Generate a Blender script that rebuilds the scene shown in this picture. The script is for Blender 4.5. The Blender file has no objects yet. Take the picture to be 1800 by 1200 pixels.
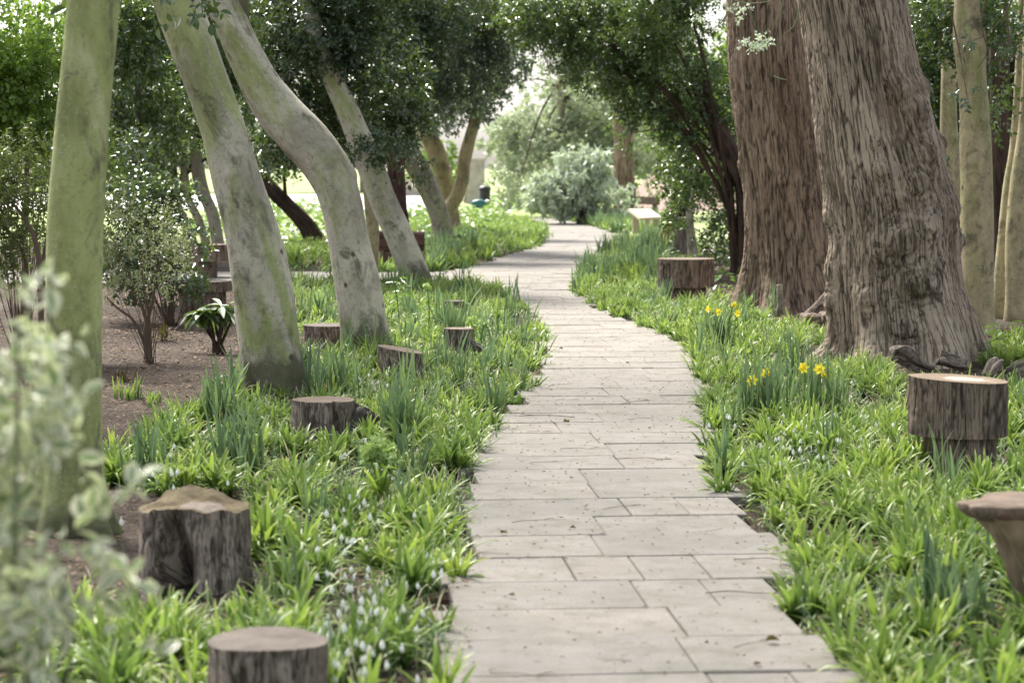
import bpy, math, random
import numpy as np
from mathutils import Vector
random.seed(7)
RNG = np.random.default_rng(11)
SC = bpy.context.scene
COL = SC.collection
PI = math.pi
F = 3900.0; H = 1.5; PITCH = math.atan(310.0 / F)
CP, SP = math.cos(PITCH), math.sin(PITCH)

# ------------------------------------------------------------------ camera
cam_d = bpy.data.cameras.new('camera'); cam = bpy.data.objects.new('camera', cam_d); COL.objects.link(cam)
cam.location = (0, 0, H); cam.rotation_euler = (PI / 2 - PITCH, 0, 0)
cam_d.sensor_width = 36; cam_d.lens = 78; cam_d.clip_end = 2000; cam_d.clip_start = 0.05
cam_d.dof.use_dof = True; cam_d.dof.focus_distance = 14.5; cam_d.dof.aperture_fstop = 4.2
SC.camera = cam

def ray(px, py):
    a = (px - 900) / F; b = (600 - py) / F
    return np.array([a, CP + b * SP, -SP + b * CP])
def G(px, py, z=0.0):
    r = ray(px, py); t = (z - H) / r[2]
    return np.array([r[0] * t, r[1] * t, z])
def P(px, py, Y):
    r = ray(px, py); t = Y / r[1]
    return np.array([r[0] * t, Y, H + r[2] * t])
def to_px(x, y, z=0.0):
    z = z - H
    d = y * CP - z * SP
    u = y * SP + z * CP
    return 900 + F * x / d, 600 - F * u / d

# ------------------------------------------------------------------ noise
def _h(ix, iy, iz, s):
    n = (ix * 73856093) ^ (iy * 19349663) ^ (iz * 83492791) ^ (s * 2654435)
    n = n & 0x7fffffff
    n = (n ^ (n >> 13)) * 1274126177 & 0x7fffffff
    n = (n ^ (n >> 15)) * 2246822519 & 0x7fffffff
    n = n ^ (n >> 13)
    return (n & 0xffff) / 32767.5 - 1.0
def vn(p, s=0):
    p = np.asarray(p, float)
    i = np.floor(p).astype(np.int64); f = p - i; f = f * f * (3 - 2 * f)
    x, y, z = i[..., 0], i[..., 1], i[..., 2]; fx, fy, fz = f[..., 0], f[..., 1], f[..., 2]
    r = 0
    for dx in (0, 1):
        wx = fx if dx else 1 - fx
        for dy in (0, 1):
            wy = fy if dy else 1 - fy
            for dz in (0, 1):
                wz = fz if dz else 1 - fz
                r = r + wx * wy * wz * _h(x + dx, y + dy, z + dz, s)
    return r
def fbm(p, s=0, o=3):
    p = np.asarray(p, float); r = 0; a = 1; t = 0
    for k in range(o):
        r = r + a * vn(p * (2 ** k), s + k * 17); t += a; a *= .5
    return r / t
def st(*a): return np.stack(np.broadcast_arrays(*a), -1)
def sstep(a, b, x):
    t = np.clip((x - a) / (b - a), 0, 1); return t * t * (3 - 2 * t)

# ------------------------------------------------------------------ meshes
def mkmesh(name, V, Fc, mats, smooth=True, attrs=None, midx=None):
    V = np.asarray(V, np.float32).reshape(-1, 3)
    me = bpy.data.meshes.new(name)
    if not isinstance(Fc, (list, tuple)): Fc = [Fc]
    Fc = [np.asarray(f, np.int32) for f in Fc if len(f)]
    nl = sum(f.size for f in Fc); nf = sum(len(f) for f in Fc)
    me.vertices.add(len(V)); me.vertices.foreach_set('co', V.ravel())
    me.loops.add(nl); me.polygons.add(nf)
    me.loops.foreach_set('vertex_index', np.concatenate([f.ravel() for f in Fc]))
    sz = np.concatenate([np.full(len(f), f.shape[1], np.int32) for f in Fc])
    ls = np.concatenate([[0], np.cumsum(sz)[:-1]]).astype(np.int32)
    me.polygons.foreach_set('loop_start', ls)
    try: me.polygons.foreach_set('loop_total', sz)
    except Exception: pass
    me.polygons.foreach_set('use_smooth', np.full(nf, smooth, bool))
    if midx is not None: me.polygons.foreach_set('material_index', np.asarray(midx, np.int32))
    for m in (mats if isinstance(mats, (list, tuple)) else [mats]): me.materials.append(m)
    if attrs:
        for k, a in attrs.items():
            a = np.asarray(a, np.float32)
            if a.ndim == 2:
                at = me.attributes.new(k, 'FLOAT_VECTOR', 'POINT'); at.data.foreach_set('vector', a.ravel())
            else:
                at = me.attributes.new(k, 'FLOAT', 'POINT'); at.data.foreach_set('value', a)
    me.update(calc_edges=True)
    me.validate()
    return me
def link(name, me, parent=None, loc=None):
    o = bpy.data.objects.new(name, me); COL.objects.link(o)
    if parent is not None: o.parent = parent
    if loc is not None: o.location = loc
    return o
def tag(o, label, cat, group=None):
    o['label'] = label; o['category'] = cat
    if group: o['group'] = group
    return o
def thing(name, label, cat, group=None, loc=(0, 0, 0)):
    o = bpy.data.objects.new(name, None); COL.objects.link(o); o.location = loc
    o.empty_display_size = .1
    return tag(o, label, cat, group)
def struct(o, kind='structure', label=None):
    o['kind'] = kind
    if label: o['label'] = label
    return o
def rebase(root, loc):
    """move the empty to the thing's base, leave the children where they stand"""
    root.location = loc
    for c in root.children: c.location = Vector(c.location) - Vector(loc)

def catmull(K, n):
    K = np.asarray(K, float); m = len(K)
    t = np.linspace(0, m - 1 - 1e-9, n); i = np.floor(t).astype(int); f = (t - i)[:, None]
    Kp = np.vstack([2 * K[0] - K[1], K, 2 * K[-1] - K[-2]])
    p0, p1, p2, p3 = Kp[i], Kp[i + 1], Kp[i + 2], Kp[i + 3]
    return .5 * ((2 * p1) + (-p0 + p2) * f + (2 * p0 - 5 * p1 + 4 * p2 - p3) * f ** 2 + (-p0 + 3 * p1 - 3 * p2 + p3) * f ** 3)

def tube(K, nr, ns, disp=None, ref=(1, 0, 0), cap=True):
    """K rows x,y,z,r -> V,F,attrs"""
    C = catmull(K, nr); R = np.maximum(C[:, 3], .0008); C = C[:, :3]
    T = np.gradient(C, axis=0); T /= np.linalg.norm(T, axis=1)[:, None]
    E1 = np.zeros_like(T); e = np.array(ref, float)
    for i in range(nr):
        e = e - T[i] * e.dot(T[i]); e /= np.linalg.norm(e) + 1e-9; E1[i] = e
    E2 = np.cross(T, E1)
    S = np.concatenate([[0], np.cumsum(np.linalg.norm(np.diff(C, axis=0), axis=1))])
    th = np.linspace(0, 2 * PI, ns, endpoint=False)
    TH, SS = np.meshgrid(th, S); RR = R[:, None] + 0 * TH
    crack = np.zeros_like(TH)
    r = RR
    bk = st(np.cos(TH) * RR.mean(), np.sin(TH) * RR.mean(), SS)
    if disp:
        d = disp(TH, SS, RR, bk)
        if isinstance(d, tuple): d, crack = d
        r = RR + d
    V = C[:, None, :] + (np.cos(TH)[..., None] * E1[:, None] + np.sin(TH)[..., None] * E2[:, None]) * r[..., None]
    a = np.arange(nr * ns).reshape(nr, ns)
    b = np.roll(a, -1, axis=1)
    Q = np.stack([a[:-1], b[:-1], b[1:], a[1:]], -1).reshape(-1, 4)
    V = V.reshape(-1, 3); bk = bk.reshape(-1, 3); crack = crack.ravel()
    Fs = [Q]
    if cap:
        V = np.vstack([V, C[0], C[-1]]); n = nr * ns
        bk = np.vstack([bk, [0, 0, 0], [0, 0, S[-1]]]); crack = np.append(crack, [0, 0])
        Fs.append(np.stack([np.full(ns, n + 1), a[-1], b[-1]], -1))
        Fs.append(np.stack([np.full(ns, n), b[0], a[0]], -1))
    return V, Fs, {'bk': bk, 'crack': crack}
def merge(parts):
    V = []; F3 = []; F4 = []; A = {}; n = 0
    for v, fs, at in parts:
        v = np.asarray(v).reshape(-1, 3); V.append(v)
        for f in (fs if isinstance(fs, list) else [fs]):
            f = np.asarray(f)
            if len(f): (F4 if f.shape[1] == 4 else F3).append(f + n)
        for k in at: A.setdefault(k, []).append(np.asarray(at[k]))
        n += len(v)
    fl = []
    if F4: fl.append(np.vstack(F4))
    if F3: fl.append(np.vstack(F3))
    return np.vstack(V), fl, {k: np.concatenate(v) for k, v in A.items()}

# ------------------------------------------------------------------ materials
class NT:
    def __init__(s, name):
        s.m = bpy.data.materials.new(name); s.m.use_nodes = True
        s.t = s.m.node_tree; s.t.nodes.clear()
        s.out = s.n('ShaderNodeOutputMaterial')
    def n(s, typ, **kw):
        nd = s.t.nodes.new(typ)
        for k, v in kw.items():
            if k.startswith('i_'): nd.inputs[k[2:].replace('_', ' ')].default_value = v
            else: setattr(nd, k, v)
        return nd
    def l(s, a, b): s.t.links.new(a, b)
    def attr(s, name, vec=False):
        nd = s.n('ShaderNodeAttribute', attribute_name=name); return nd.outputs['Vector' if vec else 'Fac']
    def noise(s, vec, scale, detail=3, rough=.55, dist=0):
        nd = s.n('ShaderNodeTexNoise'); nd.inputs['Scale'].default_value = scale
        nd.inputs['Detail'].default_value = detail; nd.inputs['Roughness'].default_value = rough; nd.inputs['Distortion'].default_value = dist
        if vec is not None: s.l(vec, nd.inputs['Vector'])
        return nd.outputs['Fac']
    def voro(s, vec, scale, feature='F1', out='Distance', rnd=1):
        nd = s.n('ShaderNodeTexVoronoi', feature=feature); nd.inputs['Scale'].default_value = scale; nd.inputs['Randomness'].default_value = rnd
        if vec is not None: s.l(vec, nd.inputs['Vector'])
        return nd.outputs[out]
    def mp(s, vec, scale=(1, 1, 1), loc=(0, 0, 0)):
        nd = s.n('ShaderNodeMapping'); nd.inputs['Scale'].default_value = scale; nd.inputs['Location'].default_value = loc
        s.l(vec, nd.inputs['Vector']); return nd.outputs[0]
    def ramp(s, fac, pts, interp='LINEAR'):
        nd = s.n('ShaderNodeValToRGB'); cr = nd.color_ramp; cr.interpolation = interp
        while len(cr.elements) < len(pts): cr.elements.new(.5)
        for e, (p, c) in zip(cr.elements, pts):
            e.position = p; e.color = (c if hasattr(c, '__len__') else (c, c, c)) + ((1,) if not hasattr(c, '__len__') or len(c) == 3 else ())
        s.l(fac, nd.inputs[0]); return nd.outputs[0]
    def mix(s, f, a, b, mode='MIX'):
        nd = s.n('ShaderNodeMix', data_type='RGBA', blend_type=mode)
        for v, k in ((f, 0), (a, 6), (b, 7)):
            if hasattr(v, 'links') or hasattr(v, 'is_linked'): s.l(v, nd.inputs[k])
            else: nd.inputs[k].default_value = v if k == 0 else tuple(v) + (1,)
        return nd.outputs[2]
    def math(s, op, a, b=None, clamp=False):
        nd = s.n('ShaderNodeMath', operation=op, use_clamp=clamp)
        for v, k in ((a, 0), (b, 1)):
            if v is None: continue
            if hasattr(v, 'is_linked'): s.l(v, nd.inputs[k])
            else: nd.inputs[k].default_value = v
        return nd.outputs[0]
    def bump(s, h, strength=.5, dist=.01, normal=None):
        nd = s.n('ShaderNodeBump'); nd.inputs['Strength'].default_value = strength; nd.inputs['Distance'].default_value = dist
        s.l(h, nd.inputs['Height'])
        if normal is not None: s.l(normal, nd.inputs['Normal'])
        return nd.outputs[0]
    def bsdf(s, col, rough=.8, spec=.3, normal=None, transl=0, transcol=None):
        p = s.n('ShaderNodeBsdfPrincipled')
        if hasattr(col, 'is_linked'): s.l(col, p.inputs['Base Color'])
        else: p.inputs['Base Color'].default_value = tuple(col) + (1,)
        if hasattr(rough, 'is_linked'): s.l(rough, p.inputs['Roughness'])
        else: p.inputs['Roughness'].default_value = rough
        p.inputs['Specular IOR Level'].default_value = spec
        if normal is not None: s.l(normal, p.inputs['Normal'])
        o = p.outputs[0]
        if transl:
            t = s.n('ShaderNodeBsdfTranslucent')
            c = transcol if transcol is not None else col
            if hasattr(c, 'is_linked'): s.l(c, t.inputs[0])
            else: t.inputs[0].default_value = tuple(c) + (1,)
            mx = s.n('ShaderNodeMixShader'); mx.inputs[0].default_value = transl
            s.l(o, mx.inputs[1]); s.l(t.outputs[0], mx.inputs[2]); o = mx.outputs[0]
        s.l(o, s.out.inputs[0]); return s.m
    def geo(s, o): return s.n('ShaderNodeNewGeometry').outputs[o]
    def obj(s): return s.n('ShaderNodeTexCoord').outputs['Object']

def m_leaf(name, dark, light, rough=.33, spec=.5, transl=.28, third=None, edge=None):
    t = NT(name); tint = t.attr('tint'); ri = t.geo('Random Per Island')
    f = t.math('ADD', t.math('MULTIPLY', tint, .6), t.math('MULTIPLY', ri, .4))
    pts = [(0, dark), (.75, light)]
    if third: pts.append((1, third))
    c = t.ramp(f, pts)
    if edge:
        e = t.math('GREATER_THAN', t.math('ADD', t.attr('edge'), t.math('MULTIPLY', t.noise(t.obj(), 60, 2), .3)), .34)
        c = t.mix(e, c, edge)
    tc = t.mix(.5, c, (.25, .38, .04), 'MIX')
    return t.bsdf(c, rough, spec, None, transl, tc)
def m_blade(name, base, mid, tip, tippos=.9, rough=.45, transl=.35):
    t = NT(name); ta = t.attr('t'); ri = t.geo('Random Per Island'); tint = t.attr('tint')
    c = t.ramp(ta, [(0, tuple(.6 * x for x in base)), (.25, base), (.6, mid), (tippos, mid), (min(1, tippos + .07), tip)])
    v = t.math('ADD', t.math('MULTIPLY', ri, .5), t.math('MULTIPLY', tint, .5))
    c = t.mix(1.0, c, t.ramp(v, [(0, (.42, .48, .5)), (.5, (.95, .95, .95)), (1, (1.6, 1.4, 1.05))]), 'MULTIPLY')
    return t.bsdf(c, rough, .4, None, transl, c)

M = {}
M['holly'] = m_leaf('holly_leaf', (.02, .045, .018), (.065, .12, .04), .22, .8, .28, (.2, .27, .11))
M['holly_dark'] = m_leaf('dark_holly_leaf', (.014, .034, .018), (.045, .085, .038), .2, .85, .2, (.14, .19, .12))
M['holly_glint'] = m_leaf('glint_tinted_holly_leaf', (.03, .05, .045), (.09, .12, .11), .25, .7, .2, (.25, .3, .3))  # grey-blue sky glints painted into the leaf colour
M['lime'] = m_leaf('lime_leaf', (.05, .11, .018), (.15, .26, .035), .3, .6, .4, (.34, .46, .10))
M['yew'] = m_leaf('olive_leaf', (.02, .032, .012), (.06, .085, .03), .45, .4, .25, (.18, .21, .1))
M['pale'] = m_leaf('pale_hazed_leaf', (.22, .25, .19), (.44, .48, .38), .4, .5, .35, (.68, .71, .62))  # pale leaves, lightened further so distant haze sits in their colour
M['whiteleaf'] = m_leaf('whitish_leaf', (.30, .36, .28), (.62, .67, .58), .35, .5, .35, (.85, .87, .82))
M['cream'] = m_leaf('cream_leaf', (.12, .14, .07), (.42, .42, .28), .45, .4, .3, (.62, .6, .45))
M['varieg'] = m_leaf('variegated_holly_leaf', (.10, .18, .09), (.24, .34, .20), .3, .6, .35, (.40, .48, .34), edge=(.80, .79, .60))
M['fine'] = m_leaf('fine_leaf', (.04, .05, .02), (.11, .13, .055), .45, .4, .25, (.26, .28, .18))
M['ivy'] = m_leaf('ivy_leaf', (.025, .06, .018), (.10, .2, .035), .3, .5, .3, (.32, .45, .12))
M['rhodo'] = m_leaf('rhododendron_leaf', (.03, .06, .02), (.09, .14, .05), .5, .5, .2, (.25, .3, .15))
M['hellebore'] = m_leaf('hellebore_bloom', (.28, .40, .13), (.42, .54, .22), .5, .3, .35, (.62, .7, .38))
M['litter'] = m_leaf('dead_leaf', (.05, .028, .018), (.14, .075, .045), .7, .2, .1, (.3, .2, .13))
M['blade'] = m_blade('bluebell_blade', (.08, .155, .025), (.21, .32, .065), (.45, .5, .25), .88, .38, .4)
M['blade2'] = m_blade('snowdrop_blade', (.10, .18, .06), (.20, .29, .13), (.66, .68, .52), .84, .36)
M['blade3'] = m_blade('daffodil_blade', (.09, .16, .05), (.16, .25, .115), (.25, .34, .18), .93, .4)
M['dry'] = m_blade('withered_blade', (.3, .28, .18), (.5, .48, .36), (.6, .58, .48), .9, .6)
M['white'] = NT('snowdrop_white').bsdf((.85, .87, .84), .5, .4, None, .35)
M['stem'] = NT('flower_stem').bsdf((.12, .24, .05), .5, .3, None, .2)
M['yellow'] = NT('daffodil_yellow').bsdf((.88, .78, .06), .5, .3, None, .35)
M['orange'] = NT('daffodil_trumpet').bsdf((.9, .68, .02), .5, .3, None, .3)

def m_smoothbark(name, green=.5, stainz=.35, seed=0, base1=(.52, .485, .40), base2=(.30, .275, .22)):
    t = NT(name); bk = t.mp(t.attr('bk', True), (1, 1, 1), (seed * 3.7, seed * 1.3, 0)); ob = t.obj()
    n1 = t.noise(t.mp(bk, (1, 1, .45)), 3.2, 5, .6, .6)
    c = t.ramp(n1, [(.36, base2), (.58, base1)])
    sm = t.noise(t.mp(bk, (1, 1, .7), (2, 7, 4)), 9.0, 7, .72, .8)
    c = t.mix(t.ramp(sm, [(.36, .6), (.47, 0.0)]), c, tuple(.5 * x for x in base2))
    # algae
    g = t.noise(t.mp(bk, (1, 1, .3), (5, 2, 1)), 4.0, 6, .62, 1.0)
    gf = t.ramp(g, [(.62 - green * .27, 0.0), (.74 - green * .27, .85)])
    c = t.mix(gf, c, t.ramp(n1, [(.35, (.19, .22, .075)), (.65, (.37, .42, .16))]))
    mot = t.noise(t.mp(bk, (1, 1, .6), (8, 8, 8)), 38, 5, .75)
    c = t.mix(t.ramp(mot, [(.36, .42), (.46, 0.0)]), c, tuple(.45 * x for x in base2))
    c = t.mix(t.ramp(mot, [(.56, 0.0), (.68, .35)]), c, (.6, .58, .48))
    # lichen dots
    d = t.voro(bk, 55); df = t.math('MULTIPLY', t.math('LESS_THAN', d, .2), t.ramp(t.noise(bk, 6, 2), [(.5, 0.0), (.6, .55)]))
    c = t.mix(df, c, (.42, .42, .38))
    # dark patches
    dk = t.noise(t.mp(bk, (1, 1, .55), (9, 1, 3)), 5.5, 7, .7, .5)
    c = t.mix(t.ramp(dk, [(.545, 0.0), (.64, .8)]), c, (.10, .095, .065))
    # horizontal lenticels
    ln = t.noise(t.mp(bk, (7, 7, 34)), 1.0, 4, .7, 1.2)
    lm = t.ramp(t.noise(bk, 7, 3), [(.5, 0.0), (.62, .6)])
    c = t.mix(t.math('MULTIPLY', t.ramp(ln, [(.60, 0.0), (.66, 1.0)]), lm), c, (.09, .08, .06))
    # knots and scars
    kd = t.voro(t.mp(bk, (1, 1, .8)), 5.0); kf = t.ramp(kd, [(.06, 1.0), (.10, .0)])
    c = t.mix(t.math('MULTIPLY', kf, .85), c, (.06, .04, .03))
    # damp stained foot (irregular edge)
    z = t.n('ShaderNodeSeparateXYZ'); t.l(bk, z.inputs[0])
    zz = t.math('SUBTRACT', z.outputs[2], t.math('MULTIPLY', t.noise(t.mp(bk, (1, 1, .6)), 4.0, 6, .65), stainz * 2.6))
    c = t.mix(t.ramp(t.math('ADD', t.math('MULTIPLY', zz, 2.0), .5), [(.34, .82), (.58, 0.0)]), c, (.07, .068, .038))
    h = t.math('ADD', t.math('MULTIPLY', t.noise(t.mp(bk, (1, 1, 1.6)), 26.0, 5, .7), .5), t.math('ADD', t.math('MULTIPLY', dk, .9), t.math('MULTIPLY', kd, .5)))
    return t.bsdf(c, .8, .3, t.bump(h, .9, .014))
M['bark_green'] = m_smoothbark('algae_covered_bark', 1.15, .2, 3, (.48, .49, .28), (.30, .33, .15))
M['bark_smooth'] = m_smoothbark('grey_smooth_bark', .52, .32, 1)
M['bark_smooth2'] = m_smoothbark('pale_smooth_bark', .45, .34, 6, (.54, .505, .42), (.32, .295, .24))
M['bark_far'] = m_smoothbark('far_smooth_bark', .4, .1, 9, (.36, .32, .26), (.22, .19, .15))
M['bark_tan'] = m_smoothbark('tan_smooth_bark', .4, .1, 5, (.30, .23, .14), (.19, .14, .08))
M['bark_right'] = m_smoothbark('pale_grey_green_bark', .38, .15, 12, (.42, .36, .22), (.26, .22, .13))

def m_furrow(name, light, dark, crackc, fine=1.0, sc=22, zs=3.0):
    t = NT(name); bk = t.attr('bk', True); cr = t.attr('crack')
    n1 = t.noise(t.mp(bk, (1, 1, .4)), 2.6, 6, .6, .4)
    c = t.ramp(n1, [(.33, dark), (.62, light)])
    n2 = t.noise(t.mp(bk, (sc, sc, zs)), 1.0, 6, .68, .5)
    n3 = t.noise(t.mp(bk, (sc * 1.3, sc * 1.3, zs * .55), (4, 4, 4)), 1.0, 3, .55, .35)
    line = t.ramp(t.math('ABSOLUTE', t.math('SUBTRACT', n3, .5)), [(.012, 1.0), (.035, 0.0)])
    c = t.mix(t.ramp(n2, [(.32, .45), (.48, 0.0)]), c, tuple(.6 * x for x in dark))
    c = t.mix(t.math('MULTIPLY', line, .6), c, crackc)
    rd = t.noise(t.mp(bk, (1, 1, .35), (3, 3, 3)), 2.2, 4, .6)
    c = t.mix(t.ramp(rd, [(.56, 0.0), (.7, .28)]), c, (.17, .095, .06))
    mo = t.noise(t.mp(bk, (1, 1, .5), (7, 3, 3)), 3.1, 5, .65)
    c = t.mix(t.ramp(mo, [(.57, 0.0), (.7, .5)]), c, (.07, .075, .035))
    c = t.mix(t.math('MULTIPLY', cr, .8, True), c, crackc)  # fissures: naturally darker bark, plus some shade painted into the colour
    h = t.math('ADD', t.math('SUBTRACT', t.math('MULTIPLY', n2, 1.0), t.math('MULTIPLY', line, .5)), t.math('MULTIPLY', t.noise(t.mp(bk, (60, 60, 18)), 1.0, 4, .6), .5))
    return t.bsdf(c, .9, .18, t.bump(h, 1.0, .02 * fine))
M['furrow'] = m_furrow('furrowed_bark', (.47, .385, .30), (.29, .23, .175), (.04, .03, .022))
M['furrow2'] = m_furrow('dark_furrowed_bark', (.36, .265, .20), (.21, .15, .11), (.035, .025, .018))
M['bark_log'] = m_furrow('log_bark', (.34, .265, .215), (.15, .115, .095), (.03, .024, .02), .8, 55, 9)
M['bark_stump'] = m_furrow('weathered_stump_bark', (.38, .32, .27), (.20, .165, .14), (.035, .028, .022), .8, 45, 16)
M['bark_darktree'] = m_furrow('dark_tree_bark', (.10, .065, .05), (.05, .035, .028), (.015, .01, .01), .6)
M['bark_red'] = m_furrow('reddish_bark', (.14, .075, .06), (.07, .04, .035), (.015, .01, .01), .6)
M['twig'] = NT('twig_bark').bsdf((.12, .085, .065), .8, .2)
M['twig_green'] = NT('green_twig').bsdf((.16, .19, .10), .7, .2)

def m_cut(name, c1, c2, patch=None):
    t = NT(name); bk = t.attr('bk', True)
    s = t.n('ShaderNodeSeparateXYZ'); t.l(bk, s.inputs[0])
    r = t.math('SQRT', t.math('ADD', t.math('POWER', s.outputs[0], 2), t.math('POWER', s.outputs[1], 2)))
    n = t.noise(bk, 7, 4)
    rr = t.math('ADD', r, t.math('MULTIPLY', n, .05))
    ring = t.math('SINE', t.math('MULTIPLY', rr, 520))
    c = t.ramp(t.noise(bk, 9, 6, .65), [(.35, c2), (.65, c1)])
    c = t.mix(t.math('MULTIPLY', t.math('ADD', ring, 1), .12), c, tuple(.4 * x for x in c2))
    if patch:
        pn = t.n('ShaderNodeVectorMath', operation='DISTANCE'); t.l(t.mp(bk, (1, 1.0, 0)), pn.inputs[0]); pn.inputs[1].default_value = patch[0]
        pf = t.math('ADD', pn.outputs['Value'], t.math('MULTIPLY', t.noise(bk, 12, 4), .12))
        c = t.mix(t.ramp(pf, [(patch[1], .9), (patch[1] + .03, 0.0)]), c, patch[2])
    sp = t.noise(bk, 60, 3); c = t.mix(t.ramp(sp, [(.62, 0.0), (.7, .5)]), c, (.06, .05, .04))
    return t.bsdf(c, .85, .2, t.bump(t.math('ADD', t.math('MULTIPLY', ring, .2), sp), .5, .006))
M['cut_grey'] = m_cut('weathered_cut_wood', (.16, .135, .115), (.09, .075, .065))
M['cut_brown'] = m_cut('brown_cut_wood', (.22, .17, .13), (.12, .09, .07))
M['cut_pale'] = m_cut('brown_cut_wood_pale_heart', (.25, .19, .13), (.16, .12, .085), ((.03, -.02, 0), .15, (.42, .38, .3)))
M['cut_moss'] = m_cut('mossy_cut_wood', (.20, .16, .09), (.10, .075, .045), ((.05, -.1, 0), .12, (.24, .2, .17)))
def m_plank(name, c1, c2, sc=(3, 30, 30)):
    t = NT(name); o = t.obj(); n = t.noise(t.mp(o, sc), 1, 5, .6, .3)
    return t.bsdf(t.ramp(n, [(.3, c2), (.7, c1)]), .8, .25, t.bump(n, .4, .006))
M['plank'] = m_plank('bench_wood', (.46, .40, .31), (.32, .27, .2))
M['carved'] = m_plank('carved_wood', (.34, .26, .19), (.14, .10, .07), (14, 14, 3))
M['darksplit'] = m_plank('split_dark_wood', (.09, .08, .075), (.04, .035, .033), (25, 25, 3))

def m_soil():
    t = NT('woodland_soil'); o = t.obj()
    n = t.noise(o, 1.1, 6, .6); n2 = t.noise(o, 28, 6, .7)
    c = t.ramp(n, [(.35, (.062, .047, .037)), (.65, (.135, .108, .088))])
    c = t.mix(t.ramp(n2, [(.42, .7), (.6, 0.0)]), c, (.035, .027, .022))
    v = t.voro(o, 45); vc = t.voro(o, 45, out='Color')
    bits = t.math('MULTIPLY', t.math('LESS_THAN', v, .28), t.math('GREATER_THAN', vc, .62))
    c = t.mix(t.math('MULTIPLY', bits, .7), c, (.26, .22, .18))
    v2 = t.voro(t.mp(o, (1, 1, 1), (3, 3, 0)), 22); vc2 = t.voro(t.mp(o, (1, 1, 1), (3, 3, 0)), 22, out='Color')
    b2 = t.math('MULTIPLY', t.math('LESS_THAN', v2, .3), t.math('GREATER_THAN', vc2, .72))
    c = t.mix(t.math('MULTIPLY', b2, .7), c, (.13, .07, .045))
    # beyond: lawn
    s = t.n('ShaderNodeSeparateXYZ'); t.l(o, s.inputs[0])
    far = t.ramp(t.math('MULTIPLY', t.math('ADD', s.outputs[1], t.math('MULTIPLY', t.math('SUBTRACT', n, .5), 14)), .01), [(.40, 0.0), (.47, 1.0)])
    lawn = t.ramp(t.noise(o, 3, 5), [(.3, (.24, .30, .12)), (.7, (.38, .43, .22))])
    c = t.mix(far, c, lawn)
    return t.bsdf(c, .95, .1, t.bump(t.math('ADD', n2, t.math('MULTIPLY', v, .5)), 1.0, .03))
M['soil'] = m_soil()
def m_slab():
    t = NT('paving_slab'); o = t.obj(); ri = t.geo('Random Per Island')
    n = t.noise(o, 2.3, 6, .65); n2 = t.noise(o, 140, 3, .6)
    c = t.ramp(n, [(.3, (.185, .170, .154)), (.7, (.265, .246, .226))])
    c = t.mix(1.0, c, t.ramp(ri, [(0, (.88, .885, .89)), (.5, (.97, .97, .965)), (1, (1.06, 1.04, 1.015))]), 'MULTIPLY')
    c = t.mix(t.ramp(n2, [(.38, .55), (.52, 0.0)]), c, (.13, .12, .10))
    n3 = t.noise(t.mp(o, (1, 1, 1), (4, 8, 0)), 7, 6, .7)
    c = t.mix(t.ramp(n3, [(.47, 0.0), (.66, .7)]), c, (.135, .13, .10))
    v = t.voro(o, 11); vc = t.voro(o, 11, out='Color')
    sp = t.math('MULTIPLY', t.math('LESS_THAN', v, .13), t.math('GREATER_THAN', vc, .45))
    c = t.mix(t.math('MULTIPLY', sp, .7), c, (.11, .09, .075))
    return t.bsdf(c, .85, .25, t.bump(t.math('ADD', n2, t.math('MULTIPLY', n3, 2)), .35, .004))
M['slab'] = m_slab()
def m_joint():
    t = NT('joint_filling'); n = t.noise(t.obj(), 9, 5)
    return t.bsdf(t.ramp(n, [(.4, (.05, .045, .03)), (.62, (.12, .14, .05))]), .95, .1)
M['joint'] = m_joint()
def m_plain(name, c1, c2, sc=3, rough=.85):
    t = NT(name); n = t.noise(t.obj(), sc, 6, .65)
    return t.bsdf(t.ramp(n, [(.3, c2), (.7, c1)]), rough, .3, t.bump(n, .5, .02))
M['stone'] = m_plain('pale_stone', (.42, .39, .34), (.26, .24, .21), 2.5)
M['forecourt'] = m_plain('pale_paving', (.78, .75, .7), (.66, .63, .58), .6)
M['bankmat'] = m_plain('leaf_strewn_bank', (.26, .18, .15), (.13, .085, .07), 4)
M['dark'] = m_plain('dark_plastic', (.03, .03, .035), (.015, .015, .02), 5, .4)
M['teal'] = m_plain('teal_bag', (.05, .17, .17), (.02, .08, .09), 5, .4)
M['redboard'] = m_plain('red_board', (.22, .03, .025), (.14, .02, .018), 5, .6)
M['terracotta'] = m_plain('terracotta', (.4, .2, .12), (.3, .15, .1), 5)
M['core'] = NT('inner_twigs').bsdf((.02, .022, .015), .9, .1)

# ------------------------------------------------------------------ path edges (world, single valued in Y)
LE = [(800, 1500), (800, 1200), (778, 1172), (766, 1068), (793, 1022), (805, 978), (812, 938), (808, 905), (810, 876), (816, 846), (822, 824), (828, 803), (842, 785), (850, 767), (872, 745), (884, 730), (897, 719), (908, 704), (918, 693), (928, 680), (938, 668), (946, 658), (950, 640), (956, 620), (958, 590), (946, 570), (926, 545), (905, 530), (880, 512), (850, 500), (775, 497), (770, 484), (800, 476), (850, 462), (880, 452), (920, 441), (955, 430), (965, 420), (962, 408), (945, 395), (925, 386), (890, 381), (840, 377)]
RE = [(1600, 1500), (1505, 1200), (1455, 1170), (1436, 1115), (1402, 1062), (1388, 1020), (1376, 985), (1358, 960), (1338, 935), (1318, 905), (1288, 880), (1268, 850), (1255, 820), (1243, 790), (1238, 745), (1240, 700), (1233, 670), (1222, 630), (1208, 605), (1170, 588), (1130, 573), (1100, 560), (1060, 545), (1025, 525), (1008, 505), (1000, 495), (1020, 480), (1045, 468), (1060, 452), (1085, 432), (1092, 420), (1080, 410), (1050, 399), (1010, 390), (960, 383), (900, 378), (870, 376)]
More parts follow.
